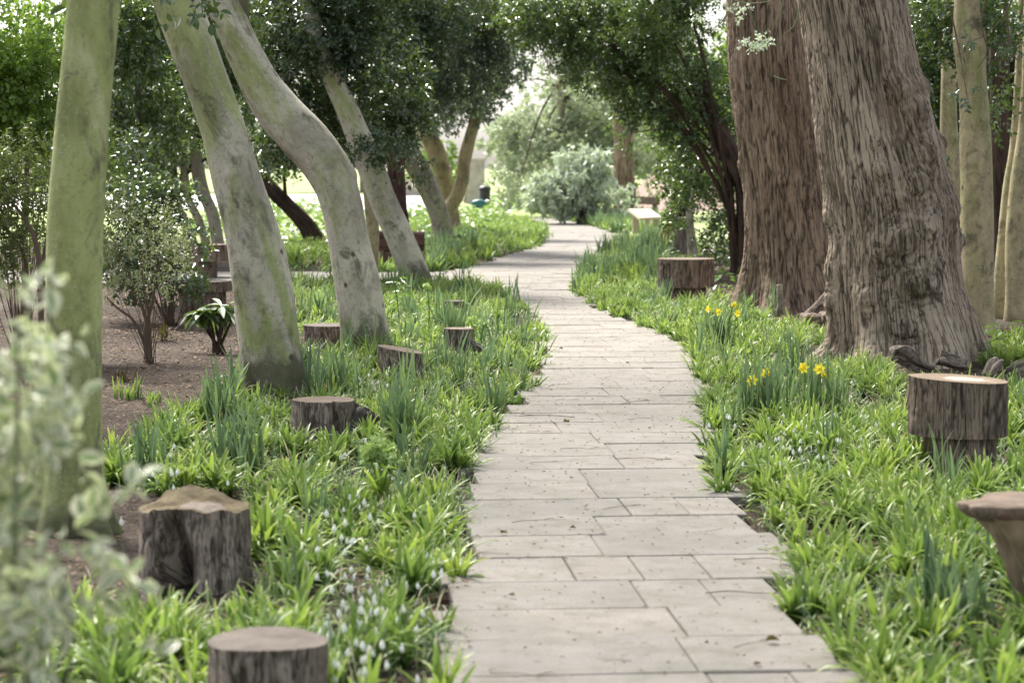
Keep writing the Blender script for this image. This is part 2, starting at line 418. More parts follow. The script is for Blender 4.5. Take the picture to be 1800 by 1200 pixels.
def edge(E):
    p = np.array([G(a, b)[:2] for a, b in E]); i = np.argsort(p[:, 1]); return p[i, 1], p[i, 0]
LY, LX = edge(LE); RY, RX = edge(RE)
XL = lambda y: np.interp(y, LY, LX)
XR = lambda y: np.interp(y, RY, RX)
def on_path(x, y, m=0.0):
    a = (x > XL(y) - m) & (x < XR(y) + m) & (y < 68) & (y > 2)
    b = (y > 28.3 - m) & (y < 31.2 + m) & (x < -.5) & (x > -14)
    return a | b
def gz(x, y):
    x = np.asarray(x, float); y = np.asarray(y, float)
    d = np.minimum(np.abs(x - XL(y)), np.abs(x - XR(y)))
    inside = (x > XL(y)) & (x < XR(y)); d = np.where(inside, 0, d)
    side = np.clip(np.abs(y - 29.7) - 1.4, 0, 5); d = np.where((x < 0) & (y > 20), np.minimum(d, side), d)
    m = sstep(.1, 1.2, d)
    fade = 1 - sstep(60, 120, y)
    n = fbm(st(x * 1.3, y * 1.3, 0 * x), 3, 3) * .05 * m + fbm(st(x * 9, y * 9, 0 * x), 5, 2) * .014
    return -.045 + .03 * m + n * fade

# ------------------------------------------------------------------ ground
def build_ground():
    ys = [-25, -12, -5, 0, 2]
    y = 3.0
    while y < 130: ys.append(y); y *= 1.0 + (.0045 if y < 30 else .012)
    while y < 900: ys.append(y); y *= 1.2
    ys = np.array(ys)
    u = np.linspace(-1, 1, 330); u = np.sign(u) * (np.abs(u) * .32 + .68 * np.abs(u) ** 5 * 3.0)
    U, Y = np.meshgrid(u, ys)
    X = U * (np.abs(Y) * 1.0 + 8) * np.where(Y > 0, 1, 1)
    Z = gz(X, Y)
    # leaf strewn bank rising beyond the right hand trees
    V = st(X, Y, Z); ny, nx = X.shape
    a = np.arange(ny * nx).reshape(ny, nx)
    Q = np.stack([a[:-1, :-1], a[:-1, 1:], a[1:, 1:], a[1:, :-1]], -1).reshape(-1, 4)
    o = link('ground', mkmesh('ground', V.reshape(-1, 3), Q, M['soil'])); struct(o)
build_ground()

# ------------------------------------------------------------------ paving
def slab_geom(c4, top, sl):
    """c4 corners (ccw)"""
    c = np.array(c4); cen = c.mean(0); inn = c + (cen - c) / np.linalg.norm(cen - c, axis=1)[:, None] * .008
    tilt = (c - cen) @ np.array([sl[0], sl[1]]); zt = top + tilt
    V = np.vstack([np.c_[c, np.full(4, -.06)], np.c_[c, zt - .005], np.c_[inn, zt]])
    Q = []
    for i in range(4):
        j = (i + 1) % 4
        Q.append((i, j, j + 4, i + 4)); Q.append((i + 4, j + 4, j + 8, i + 8))
    Q.append((8, 9, 10, 11))
    return V, np.array(Q)
def build_path():
    th = math.radians(4.5); lat = np.array([math.cos(th), math.sin(th)]); lon = np.array([-math.sin(th), math.cos(th)])
    D = .492; rnd = random.Random(5); Vs = []; Qs = []; n = 0
    v0 = G(1000, 978)[:2] @ lon
    k = -10
    while True:
        v = v0 + (k) * D; k += 1
        mid = v + D / 2
        if mid > 66: break
        def crossing(fn, u):
            for _ in range(12):
                y = u * lat[1] + mid * lon[1]
                x = fn(y); u = u * .5 + .5 * (x - mid * lon[0]) / lat[0]
            return u
        uL = crossing(XL, 0.0); uR = crossing(XR, 1.0)
        if uR - uL < .3: continue
        uL += rnd.uniform(-.08, .07); uR += rnd.uniform(-.07, .08)
        u = uL
        first = True
        while u < uR - .02:
            L = rnd.choice([.5, .75, .75, .25, .5, .75])
            if first: L = rnd.uniform(.45, .85); first = False
            if uR - (u + L) < .2: L = uR - u
            g = .001 + rnd.random() * .002
            a, b = u + g, u + L - g; c, d = v + g, v + D - g
            c4 = [lat * a + lon * c, lat * b + lon * c, lat * b + lon * d, lat * a + lon * d]
            V, Q = slab_geom(c4, rnd.uniform(-.003, .003), (rnd.uniform(-.006, .006), rnd.uniform(-.006, .006)))
            Vs.append(V); Qs.append(Q + n); n += 12
            u += L
    nf = n // 12 * 9
    # bedding under the slabs
    yy = np.arange(3, 66, .25); a = XL(yy) + .18; b = XR(yy) - .18
    VB = np.vstack([np.c_[a, yy, 0 * yy - .013], np.c_[b, yy, 0 * yy - .013]]); m = len(yy)
    i = np.arange(m - 1); QB = np.stack([i, i + m, i + m + 1, i + 1], -1) + n
    V = np.vstack(Vs + [VB]); Q = np.vstack(Qs + [QB])
    o = link('path', mkmesh('path', V, Q, [M['slab'], M['joint']], False, None, [0] * nf + [1] * len(QB))); struct(o)
    # side path
    Vs = []; Qs = []; n = 0
    y = 28.35
    while y < 31.1:
        x = -13.0 + rnd.random() * .4
        while x < XL(y) - .02:
            L = rnd.choice([.5, .75, .75]); x1 = min(x + L, XL(y) - .01)
            if x1 - x > .05:
                V, Q = slab_geom([(x + .004, y + .004), (x1 - .004, y + .004), (x1 - .004, y + .488), (x + .004, y + .488)], rnd.uniform(-.003, .003), (0, rnd.uniform(-.006, .006)))
                Vs.append(V); Qs.append(Q + n); n += 12
            x += L
        y += .492
    o = link('side_path', mkmesh('side_path', np.vstack(Vs), np.vstack(Qs), M['slab'], False)); struct(o)
build_path()

# ------------------------------------------------------------------ trunks
def knots(lst, kr=.17, ring=0):
    def f(TH, S):
        d = 0
        for th, s, w, h in lst:
            dt = np.angle(np.exp(1j * (TH - math.radians(th))))
            q2 = ((dt * kr) ** 2 + (S - s) ** 2) / (w * w); d = d + h * np.exp(-q2) * (1 + ring * np.sin(q2 * 7))
        return d
    return f
def disp_smooth(seed, amp=.012, lst=(), flare=.05, fl_h=.12, lobes=5):
    kf = knots(lst)
    def f(TH, S, R, bk):
        d = fbm(bk * 2.2 * np.array([1, 1, .6]) + seed, seed, 3) * amp * 1.6 + fbm(bk * 12, seed + 5, 2) * amp * .18
        fr = flare * np.exp(-np.maximum(S - .12, 0) / fl_h) * (1 + .6 * np.cos(TH * lobes + seed) + .3 * np.cos(TH * 2 + seed * 2))
        return d + fr + kf(TH, S)
    return f
def disp_furrow(seed, amp=.02, burls=(), flare=.12, fl_h=.3, lobes=6, freq=13, root=None):
    kf = knots(burls, .45, .22) if flare > .08 else knots(burls)
    def f(TH, S, R, bk):
        w = fbm(bk * 1.8, seed + 2, 2)[..., None] * np.array([.05, .05, .0])
        kb = kf(TH, S) if len(burls) else 0 * S
        q = bk + w + kb[..., None] * np.array([1.2, 1.2, .8])
        n = fbm(q * np.array([freq, freq, freq * .10]), seed, 3)
        n2 = fbm(q * np.array([freq * .6, freq * .6, freq * .45]) + 9, seed + 9, 2)
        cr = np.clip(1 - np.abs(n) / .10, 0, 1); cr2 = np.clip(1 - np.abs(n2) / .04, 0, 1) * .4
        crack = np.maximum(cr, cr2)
        d = -amp * crack + amp * .8 * fbm(bk * 4, seed + 3, 3) + amp * .5 * fbm(bk * 30, seed + 6, 2)
        lob = 1 + .75 * np.cos(TH * lobes + seed + .6 * np.sin(TH * 2)) + .35 * np.cos(TH * 3 + seed * 2)
        fr = flare * np.exp(-np.maximum(S - .12, 0) / fl_h) * lob
        fr = fr + .03 * np.cos(TH * lobes + seed + .6 * np.sin(TH * 2)) * np.exp(-S / 1.4)
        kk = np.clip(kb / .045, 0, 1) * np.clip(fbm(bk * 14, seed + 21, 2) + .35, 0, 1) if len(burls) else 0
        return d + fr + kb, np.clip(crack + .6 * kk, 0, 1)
    return f
def px_knots(pts, Yb=None, lean=0.0, below=.15, ext=None):
    """pts (px,py,width_px) from foot to top -> rows x,y,z,r"""
    if Yb is None: Yb = G(pts[0][0], pts[0][1])[1]
    K = []
    for i, (a, b, w) in enumerate(pts):
        Y = Yb; p = P(a, b, Y)
        for _ in range(3):
            Y = Yb + lean * max(p[2], 0); p = P(a, b, Y)
        K.append([p[0], p[1], p[2], w / 2 * Y / F])
    K[0][2] = min(K[0][2], 0)
    k0 = list(K[0]); d = np.array(K[1][:3]) - np.array(K[0][:3]); d /= abs(d[2]) + 1e-6
    k0[:3] = list(np.array(K[0][:3]) - d * below); K = [k0] + K
    if ext:
        for (dx, dy, dz, rf) in ext:
            l = K[-1]; K.append([l[0] + dx, l[1] + dy, l[2] + dz, l[3] * rf])
    return K
def base_of(K): return (K[1][0], K[1][1], 0.0)
def trunk_obj(K, nr, ns, disp, mat, parent, name='trunk'):
    V, Fs, A = tube(K, nr, ns, disp)
    return link(name, mkmesh(name, V, Fs, mat, True, A), parent)

# ------------------------------------------------------------------ foliage
def leaf_verts(C, D, N, L, W, shape=4, fold=.25):
    """C base pts, D unit dir, N approx normal"""
    Sd = np.cross(D, N); Sd /= np.linalg.norm(Sd, axis=1)[:, None] + 1e-9
    N = np.cross(Sd, D)
    L = L[:, None]; W = W[:, None]; n = len(C)
    if shape == 4:
        V = np.stack([C, C + D * L * .45 + Sd * W * .5 + N * W * fold, C + D * L - N * L * .08, C + D * L * .45 - Sd * W * .5 + N * W * fold], 1)
        b = np.arange(n)[:, None] * 4
        Q = np.concatenate([b + np.array([0, 1, 2]), b + np.array([0, 2, 3])], 0)
        e = np.tile([0, .0, 0, .0], n)
        return V.reshape(-1, 3), Q, e
    # 3 columns: midrib + margins, 5 stations
    tt = [0, .28, .55, .8, 1.0]; ww = [.06, .85, 1.0, .62, 0.03]
    rows = []
    for t, w in zip(tt, ww):
        c = C + D * L * t - N * L * (.18 * t * t)
        rows += [c + Sd * W * .5 * w + N * W * fold * w, c, c - Sd * W * .5 * w + N * W * fold * w]
    V = np.stack(rows, 1); b = np.arange(n)[:, None] * 15; Q = []
    for i in range(4):
        Q.append(b + np.array([3 * i, 3 * i + 1, 3 * i + 4, 3 * i + 3])); Q.append(b + np.array([3 * i + 1, 3 * i + 2, 3 * i + 5, 3 * i + 4]))
    e = np.tile([.5, 0, .5] * 4 + [.5, .35, .5], n)
    return V.reshape(-1, 3), np.concatenate(Q, 0), e
def unit(v): return v / (np.linalg.norm(v, axis=-1, keepdims=True) + 1e-9)
def foliage(lumps, L, W, cover, seed, per=9, sprigl=.16, gap=-.15, gapscale=3.5, droop=.25, shape=4, upn=.6, shell=2.2):
    r = np.random.default_rng(seed); Cs = []; Ds = []; Ns = []; Ts = []
    for (c, rad, dm) in lumps:
        c = np.array(c, float); rad = np.array(rad, float)
        area = PI * rad[0] * rad[2]
        n = int(cover * dm * area / (L * W * .55) / per * 1.5)
        d = unit(r.normal(size=(n, 3))); rr = r.random(n) ** (1 / shell)
        rough = 1 + .22 * fbm(d * 2.1 + c * .37, seed + 4, 2)
        p = c + d * rad * (rr * rough)[:, None]
        keep = fbm(p * gapscale, seed, 2) > gap + (r.random(n) - .5) * .25
        keep &= p[:, 2] > .05
        p = p[keep]; d = d[keep]; n = len(p)
        sd = unit(d + .9 * r.normal(size=(n, 3)) * .6 + np.array([0, 0, -droop]))
        tn = fbm(p * 2.0, seed + 8, 2) * .5 + .5
        tn = np.clip(tn + (r.random(n) - .5) * .5, 0, 1)
        k = np.arange(per) / max(per - 1, 1)
        base = p[:, None] + sd[:, None] * (k[None, :, None] * sprigl) + r.normal(size=(n, per, 3)) * L * .12
        ax = unit(np.cross(sd, r.normal(size=(n, 3))))
        ax2 = np.cross(sd, ax); ang = np.arange(per) * 2.4
        side = ax[:, None] * np.cos(ang)[None, :, None] + ax2[:, None] * np.sin(ang)[None, :, None]
        ld = unit(side * .9 + sd[:, None] * .55 + np.array([0, 0, -droop * .6]) + r.normal(size=(n, per, 3)) * .25)
        nn = unit(r.normal(size=(n, per, 3)) * .6 + sd[:, None] * .3 + np.array([0, 0, upn]))
        Cs.append(base.reshape(-1, 3)); Ds.append(ld.reshape(-1, 3)); Ns.append(nn.reshape(-1, 3)); Ts.append(np.repeat(tn, per))
    C = np.vstack(Cs); D = np.vstack(Ds); N = np.vstack(Ns); T = np.concatenate(Ts); n = len(C)
    sc = r.uniform(.45, 1.5, n)
    V, Q, e = leaf_verts(C, D, N, L * sc, W * sc * r.uniform(.8, 1.15, n), shape)
    k = len(V) // n
    return V, [Q], {'tint': np.clip(np.repeat(T + r.normal(size=n) * .08, k), 0, 1), 'edge': e}
NLEAF = [0]
def crown(lumps, L, W, cover, seed, mat, parent, name='crown', **kw):
    V, Fs, A = foliage(lumps, L, W, cover, seed, **kw); NLEAF[0] += len(V) // 4
    return link(name, mkmesh(name, V, Fs, mat, True, A), parent)
def LP(px, py, Y, rx, ry, dm=1.0, rd=None):
    return (P(px, py, Y), (rx * Y / F, rd if rd else (rx + ry) / 2 * Y / F, ry * Y / F), dm)
def limbs(K, lumps, mat, parent, seed, top=.75, rmax=.032, name='limb'):
    """branches from the upper trunk into each lump, one part"""
    r = random.Random(seed); C = catmull(K, 40); parts = []
    for (c, rad, dm) in lumps:
        c = np.array(c)
        i = int(r.uniform(top * 30, 38)); s = C[i]
        c2 = c + np.array([r.uniform(-.4, .4) * rad[0], r.uniform(-.4, .4) * rad[1], r.uniform(-.2, .5) * rad[2]])
        m = (s[:3] + c2) / 2 + np.array([0, 0, .12 * np.linalg.norm(c2 - s[:3])])
        r0 = min(rmax, s[3] * .6)
        KK = [[*s[:3], r0], [*m, r0 * .7], [*c2, r0 * .4]]
        for _ in range(3):
            e = c2 + np.array([r.uniform(-.8, .8) * rad[0], r.uniform(-.8, .8) * rad[1], r.uniform(-.7, .7) * rad[2]])
            parts.append(tube([[*c2, r0 * .4], [*((c2 + e) / 2 + np.array([0, 0, .05])), r0 * .25], [*e, .004]], 10, 5))
        parts.append(tube(KK, 16, 7))
    V, Fs, A = merge(parts)
    return link(name, mkmesh(name, V, Fs, mat, True, A), parent)

def near_tree(label, pts, mat, nr, ns, disp, ext, lean=0, Yb=None, name='leaning_tree'):
    K = px_knots(pts, Yb, lean, ext=ext)
    t = thing(name, label, 'tree'); trunk_obj(K, nr, ns, disp, mat, t)
    return t, K

def overhead(tree, lumps, seed, mat='holly', cover=1.0, K=None):
    # unseen leafy crown above the frame, added to shade the near path
    L = [((x, y, z), (rx, ry, rz), 1.0) for (x, y, z, rx, ry, rz) in lumps]
    crown(L, .17, .10, cover, seed, M[mat], tree, 'upper_crown', gapscale=1.2, gap=-.05, sprigl=.4)
    if K is not None: limbs(K, L, M['bark_smooth'], tree, seed, .9, .07, 'upper_limb')
# green upright trunk, near left
t1, K1 = near_tree('upright trunk coated in bright green algae, nearest tree on the left, behind the cream-edged holly',
    [(122, 925, 108), (127, 800, 98), (130, 640, 96), (131, 480, 97), (133, 380, 97), (140, 280, 96), (150, 160, 93), (160, 60, 92), (167, -40, 90)],
    M['bark_green'], 240, 72, disp_smooth(3, .005, [(-110, 1.35, .03, .010), (-60, 1.0, .03, .008)], .07, .16), [(.06, 0, .9, .95), (.1, .1, 1.2, .85)], name='algae_trunk_tree')
crown([LP(165, -90, 9.1, 100, 70, .5), LP(120, -190, 9.1, 200, 80, .5), LP(185, 5, 8.6, 22, 20, .55)], .055, .03, 2.2, 31, M['holly'], t1, shape=5)
overhead(t1, [(-2.6, 7.5, 5.6, 1.8, 2.2, 1.1), (-.6, 6.5, 6.2, 1.6, 2.0, 1.0), (-1.5, 10.5, 6.4, 1.8, 2, 1.1)], 301, 'lime', 1.3, K1)
rebase(t1, base_of(K1))
# middle leaning trunk
t2, K2 = near_tree('thick pale trunk leaning left beside the flat stump, green-streaked with a dark damp foot',
    [(484, 700, 108), (478, 640, 108), (470, 580, 107), (458, 480, 102), (438, 390, 90), (412, 300, 82), (386, 210, 78), (357, 130, 78), (331, 60, 80), (308, 0, 80), (290, -60, 80)],
    M['bark_smooth'], 280, 84, disp_smooth(1, .012, [(-95, 1.62, .045, .018), (-70, 1.72, .04, .02), (-85, 2.02, .035, .012), (-100, .95, .05, .012), (-120, 1.05, .05, .01)], .03, .09), [(-.25, .1, .8, .95), (-.2, .2, 1.2, .85)])
crown([LP(335, 5, 13.6, 45, 26, .5), LP(260, -120, 14, 150, 70, .5)], .055, .03, 2.2, 32, M['holly'], t2, shape=5)
overhead(t2, [(-3.6, 14, 6.2, 2.2, 2.4, 1.2), (-1.6, 13.5, 6.8, 1.8, 2.2, 1.1)], 302, 'holly', 1.3, K2)
rebase(t2, base_of(K2))
# crooked trunk
t3, K3 = near_tree('crooked pale trunk with a bend halfway, leaning left from behind the small cracked stump',
    [(647, 630, 88), (640, 580, 82), (628, 500, 76), (612, 420, 70), (598, 350, 72), (575, 295, 80), (533, 243, 84), (493, 200, 82), (458, 150, 72), (432, 100, 66), (408, 45, 62), (388, 0, 60), (370, -50, 60)],
    M['bark_smooth2'], 280, 80, disp_smooth(6, .012, [(0, 1.55, .05, .02), (-80, 1.45, .06, .015), (-90, .9, .05, .012), (-60, 2.3, .04, .015)], .02, .08), [(-.3, .1, .8, .95), (-.3, .2, 1.2, .85)])
crown([LP(330, -130, 17.5, 140, 60, .6), LP(420, -110, 17.5, 90, 60, .6)], .055, .03, 2.2, 33, M['holly'], t3)
overhead(t3, [(-3.0, 18.5, 6.6, 2.2, 2.4, 1.2), (-.6, 18.5, 7.2, 2.0, 2.4, 1.1)], 303, 'holly', 1.3, K3)
rebase(t3, base_of(K3))
# fourth, at path edge
t4, K4 = near_tree('slimmer pale trunk leaning left into dark holly leaves, its foot at the path junction',
    [(738, 508, 52), (728, 480, 50), (700, 410, 46), (672, 350, 46), (650, 290, 46), (628, 235, 44), (607, 185, 40), (585, 140, 36), (565, 90, 32), (550, 30, 30)],
    M['bark_smooth2'], 150, 48, disp_smooth(8, .012, [(-90, 1.0, .04, .02), (-110, 1.4, .05, .02)], .02, .1), [(-.1, 0, 1, .8)])
cl4 = [LP(560, 50, 27, 120, 80), LP(640, 110, 27.5, 100, 90), LP(520, 160, 28, 70, 85), LP(690, 190, 28.5, 60, 75), LP(600, 200, 28.5, 70, 60, .8), LP(480, 40, 28, 70, 70), LP(640, -60, 27, 160, 80), LP(500, 245, 28.2, 45, 50, .7), LP(670, 258, 26.2, 50, 26, .6), LP(730, 300, 27, 24, 22, .25)]
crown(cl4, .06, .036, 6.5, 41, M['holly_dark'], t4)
rebase(t4, base_of(K4))
# stub post-like trunk
t5, K5 = near_tree('short thin greenish stem standing between two pale leaning trunks, beside the brown log bench',
    [(652, 500, 26), (653, 450, 24), (655, 400, 22), (650, 366, 18), (646, 330, 15)], M['bark_right'], 60, 28, disp_smooth(13, .006, [], .01), [(-.02, 0, .4, .7)], Yb=28.0, name='slim_tree')
crown([LP(640, 260, 28.1, 25, 30, .6)], .06, .036, 3, 42, M['holly_dark'], t5)
rebase(t5, base_of(K5))
# reddish dark trunk
t6, K6 = near_tree('dark reddish upright trunk behind the brown log bench, under holly leaves',
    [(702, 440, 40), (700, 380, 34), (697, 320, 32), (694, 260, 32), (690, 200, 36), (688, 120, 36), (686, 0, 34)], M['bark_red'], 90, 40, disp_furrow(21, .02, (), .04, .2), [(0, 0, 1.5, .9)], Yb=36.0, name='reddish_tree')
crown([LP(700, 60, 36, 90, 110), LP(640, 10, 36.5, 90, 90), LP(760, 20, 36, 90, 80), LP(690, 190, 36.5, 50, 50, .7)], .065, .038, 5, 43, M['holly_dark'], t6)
rebase(t6, base_of(K6))
# V trees by the bed
t7, K7 = near_tree('brownish curved trunk leaning left over the ivy bed beside the far path bend',
    [(785, 432, 42), (778, 400, 36), (765, 360, 36), (748, 320, 38), (726, 280, 38), (708, 245, 30), (695, 215, 26), (680, 180, 24)], M['bark_far'], 100, 40, disp_smooth(15, .02, [], .04, .15), [(-.2, 0, .6, .8)], Yb=39.5)
cl7 = [LP(770, 60, 39, 110, 80), LP(800, 150, 40, 85, 55, .9), LP(720, 130, 40, 70, 80), LP(850, 70, 39, 70, 70)]
crown(cl7, .07, .042, 4, 44, M['holly_glint'], t7)
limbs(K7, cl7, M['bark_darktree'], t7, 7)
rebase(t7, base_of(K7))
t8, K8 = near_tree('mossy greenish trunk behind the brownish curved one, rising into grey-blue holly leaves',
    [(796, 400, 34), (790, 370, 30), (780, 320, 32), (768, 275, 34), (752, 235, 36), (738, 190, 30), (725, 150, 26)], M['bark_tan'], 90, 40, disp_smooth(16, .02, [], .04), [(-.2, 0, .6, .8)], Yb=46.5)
crown([LP(740, 150, 46, 80, 60, .6), LP(800, 190, 46, 70, 42, .7), LP(760, 215, 45, 50, 18, .4)], .08, .045, 4.5, 45, M['holly_glint'], t8)
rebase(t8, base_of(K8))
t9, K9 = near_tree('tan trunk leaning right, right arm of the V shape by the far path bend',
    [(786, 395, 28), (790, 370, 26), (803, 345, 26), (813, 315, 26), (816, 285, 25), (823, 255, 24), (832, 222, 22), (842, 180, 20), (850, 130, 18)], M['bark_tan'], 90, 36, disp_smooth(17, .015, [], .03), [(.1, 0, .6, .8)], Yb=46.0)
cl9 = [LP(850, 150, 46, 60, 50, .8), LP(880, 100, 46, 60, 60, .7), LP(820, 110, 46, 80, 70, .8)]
crown(cl9, .08, .045, 4.5, 46, M['holly_glint'], t9)
rebase(t9, base_of(K9))
# far-left curved cluster
def multi_tree(name, label, stems, mat, Yb, lumps, leafmat, seed, L=.06, W=.036, cover=5, disp=None, **kw):
    t = thing(name, label, 'tree'); K = None
    for s in stems:
        K = px_knots(s, Yb); trunk_obj(K, 70, 32, disp or disp_smooth(seed, .015, [], .02), mat, t, 'trunk')
    if lumps:
        crown(lumps, L, W, cover, seed, leafmat, t, **kw)
        limbs(K, lumps, M['bark_darktree'], t, seed, .7, .04)
    rebase(t, base_of(K)); return t
multi_tree('holly_tree', 'dark holly with several curved grey stems rising behind the log seat on the left',
    [[(388, 430, 22), (374, 380, 20), (356, 335, 22), (346, 285, 22), (340, 220, 18)], [(372, 432, 15), (350, 390, 13), (330, 345, 13), (324, 300, 13), (320, 230, 12)], [(352, 434, 12), (330, 400, 10), (312, 350, 10), (306, 300, 10), (300, 240, 9)]],
    M['bark_far'], 35.0, [LP(300, 60, 34, 120, 90), LP(250, 150, 34, 90, 80), LP(400, 40, 35, 80, 70), LP(340, 180, 35, 70, 55, .8), LP(270, 260, 34, 60, 55, .7), LP(240, -30, 34, 150, 80), LP(420, 130, 35, 60, 70), LP(480, 250, 35, 30, 60, .6)], M['holly'], 51)
multi_tree('holly_tree', 'dark leaning stem between the two thick pale trunks, over bright ivy',
    [[(560, 412, 30), (540, 398, 28), (510, 365, 26), (475, 330, 26), (440, 285, 24), (400, 230, 22)]], M['bark_darktree'], 40.0,
    [LP(440, 180, 40, 70, 60, .8), LP(500, 270, 39, 40, 40, .5), LP(400, 250, 40, 60, 40, .6)], M['holly'], 52, disp=disp_furrow(4, .015, (), .02))
# shrubs left
def shrub(name, label, cat, stems, lumps, leafmat, seed, L, W, cover, stemmat=None, group=None, sr=.006, sn=4, **kw):
    """stems: list of px knot lists with explicit Y"""
    t = thing(name, label, cat, group); r = random.Random(seed); parts = []
    b = None
    for Y, pts in stems:
        K = [[*P(a, c, Y), w / 2 * Y / F] for a, c, w in pts]
        if b is None: b = (K[0][0], K[0][1], 0)
        K[0][2] = min(K[0][2], -.03)
        parts.append(tube(K, 24, 8))
    for (c, rad, dm) in lumps:
        if b is None: b = (c[0], c[1], 0)
        for _ in range(sn):
            e = np.array(c) + np.array([r.uniform(-.8, .8) * rad[0], r.uniform(-.8, .8) * rad[1], r.uniform(-.5, .85) * rad[2]])
            s = np.array([b[0] + r.uniform(-.05, .05), b[1] + r.uniform(-.05, .05), -.03]); m = (s + e) / 2 + np.array([r.uniform(-.1, .1), r.uniform(-.1, .1), .1])
            parts.append(tube([[*s, sr], [*m, sr * .7], [*e, sr * .3]], 14, 5))
    V, Fs, A = merge(parts)
    link('stem', mkmesh('stem', V, Fs, stemmat or M['twig'], True, A), t)
    crown(lumps, L, W, cover, seed, leafmat, t, 'foliage', **kw)
    rebase(t, b); return t
shrub('holly_bush', 'yellow-green leafy bush at the far left edge, behind the algae-green trunk', 'bush', [(17.5, [(40, 640, 12), (45, 400, 10), (50, 200, 8)])],
    [LP(40, 170, 17.5, 80, 90), LP(10, 70, 17.5, 90, 80), LP(90, 90, 18, 60, 90), LP(-60, 180, 17.5, 80, 120), LP(60, 240, 17.5, 50, 40)], M['lime'], 61, .05, .032, 4.5)
shrub('fine_leaved_shrub', 'upright shrub of tiny olive and reddish leaves on dark stems at the far left', 'shrub',
    [(12.8, [(75, 690, 12), (72, 560, 10), (66, 440, 9), (40, 380, 6), (5, 340, 4)]), (12.9, [(72, 660, 9), (74, 500, 8), (85, 400, 7), (90, 300, 5)]), (13.2, [(60, 620, 8), (48, 480, 7), (25, 420, 6), (0, 390, 4)])],
    [LP(40, 320, 13, 75, 95), LP(10, 430, 13, 60, 60), LP(60, 440, 13.3, 50, 60, .8), LP(-50, 380, 13, 80, 130)], M['fine'], 62, .026, .014, 1.9, sr=.003, sn=3, per=14, sprigl=.12, upn=.3)
shrub('variegated_shrub', 'airy shrub with tiny cream leaves on thin crossing twigs, standing on bare soil', 'shrub',
    [(17.1, [(262, 634, 9), (262, 590, 8), (250, 540, 6), (225, 480, 4), (200, 430, 3)]), (17.1, [(258, 632, 8), (256, 580, 7), (270, 520, 5), (275, 450, 3)]), (17.1, [(264, 634, 7), (240, 570, 5), (205, 540, 4), (185, 520, 3)]), (17.1, [(262, 630, 6), (262, 560, 5), (250, 480, 4), (255, 420, 3)])],
    [LP(235, 400, 17.1, 70, 55, .8), LP(275, 450, 17.1, 50, 60, .7), LP(215, 460, 17, 50, 55, .7), LP(300, 400, 17.3, 30, 40, .5)], M['cream'], 63, .024, .014, 1.5, sr=.003, sn=4, per=12, sprigl=.14, upn=.3, gap=-.05)
shrub('camellia_bush', 'dark glossy bush behind the cream-leaved shrub, hiding a log seat', 'bush', [(21.0, [(300, 545, 12), (300, 470, 10), (290, 380, 8)])],
    [LP(240, 400, 21.3, 80, 90, .9), LP(310, 440, 20.8, 60, 70, .8), LP(210, 290, 22, 60, 60, .9), LP(330, 480, 20.4, 50, 30, .4), LP(250, 480, 21, 60, 45, .8), LP(290, 350, 21.5, 60, 45, .7)], M['holly_dark'], 64, .055, .034, 4.0)
shrub('holly_bush', 'mid-green holly bush filling the gap right of the algae-green trunk', 'bush', [(24.0, [(240, 520, 14), (245, 300, 12), (240, 100, 10)])],
    [LP(240, 110, 24, 60, 110), LP(230, 240, 24, 60, 70, .8), LP(300, 200, 24.5, 50, 90, .7), LP(200, 40, 24, 90, 80), LP(260, 320, 24, 50, 40, .5)], M['holly'], 65, .055, .034, 4.5)

# variegated holly, out of focus in the near left corner
shrub('variegated_holly', 'cream-edged holly bush in the near left corner, big and out of focus', 'bush', [(3.5, [(-20, 1600, 16), (20, 1100, 12), (30, 800, 8), (30, 560, 5)])],
    [LP(15, 620, 3.7, 75, 120, .8), LP(-30, 820, 3.6, 120, 120, .8), LP(60, 900, 3.6, 90, 120, .75), LP(30, 1080, 3.5, 130, 130, 1.0), LP(110, 1130, 3.5, 75, 110, .9), LP(120, 640, 3.9, 40, 60, .3), LP(90, 760, 3.7, 60, 50, .5), LP(-60, 1000, 3.5, 120, 300, 1.0), LP(140, 960, 3.6, 45, 70, .6), LP(60, 560, 3.9, 40, 50, .35), LP(170, 1080, 3.5, 30, 80, .5), LP(20, 760, 3.5, 60, 60, .8)],
    M['varieg'], 66, .038, .021, 1.9, M['twig_green'], sr=.0018, sn=3, per=9, sprigl=.10, shape=5, gap=-.1, gapscale=7, upn=.5)

# ------------------------------------------------------------------ right hand trees
tA = thing('big_tree', 'massive grey-brown tree with burls and flared roots, in front of the other large tree', 'tree')
KA = px_knots([(1585, 655, 262), (1585, 600, 246), (1577, 540, 232), (1571, 480, 226), (1566, 400, 220), (1556, 330, 218), (1540, 250, 208), (1525, 170, 196), (1513, 100, 188), (1502, 30, 186), (1494, -40, 188)], 17.2, ext=[(-.05, 0, 1.0, .98), (-.1, .1, 1.3, .9)])
burlsA = [(-30, 1.38, .15, .06), (-55, 1.8, .13, .08), (-48, 2.15, .15, .08), (-70, 2.3, .1, .05), (-100, 1.75, .08, .05), (-95, .55, .12, .06), (-65, 1.3, .1, .07), (-22, 2.3, .08, .05), (-92, 1.2, .17, .10), (-80, .85, .13, .09), (-72, 1.6, .12, .09), (-110, 1.1, .09, .04), (-120, .8, .10, .05), (-60, 1.0, .08, .04),
          (-8, 1.15, .08, .05), (-5, 1.85, .09, .05), (-170, 1.0, .10, .03), (-172, 1.45, .10, .035), (-168, .78, .09, .035), (-60, 2.35, .08, .04), (-90, 1.5, .10, .03), (-55, 1.55, .08, -.03), (-100, 1.95, .05, .02)]
trunk_obj(KA, 400, 460, disp_furrow(2, .015, burlsA, .20, .22, 7, 24), M['furrow'], tA)
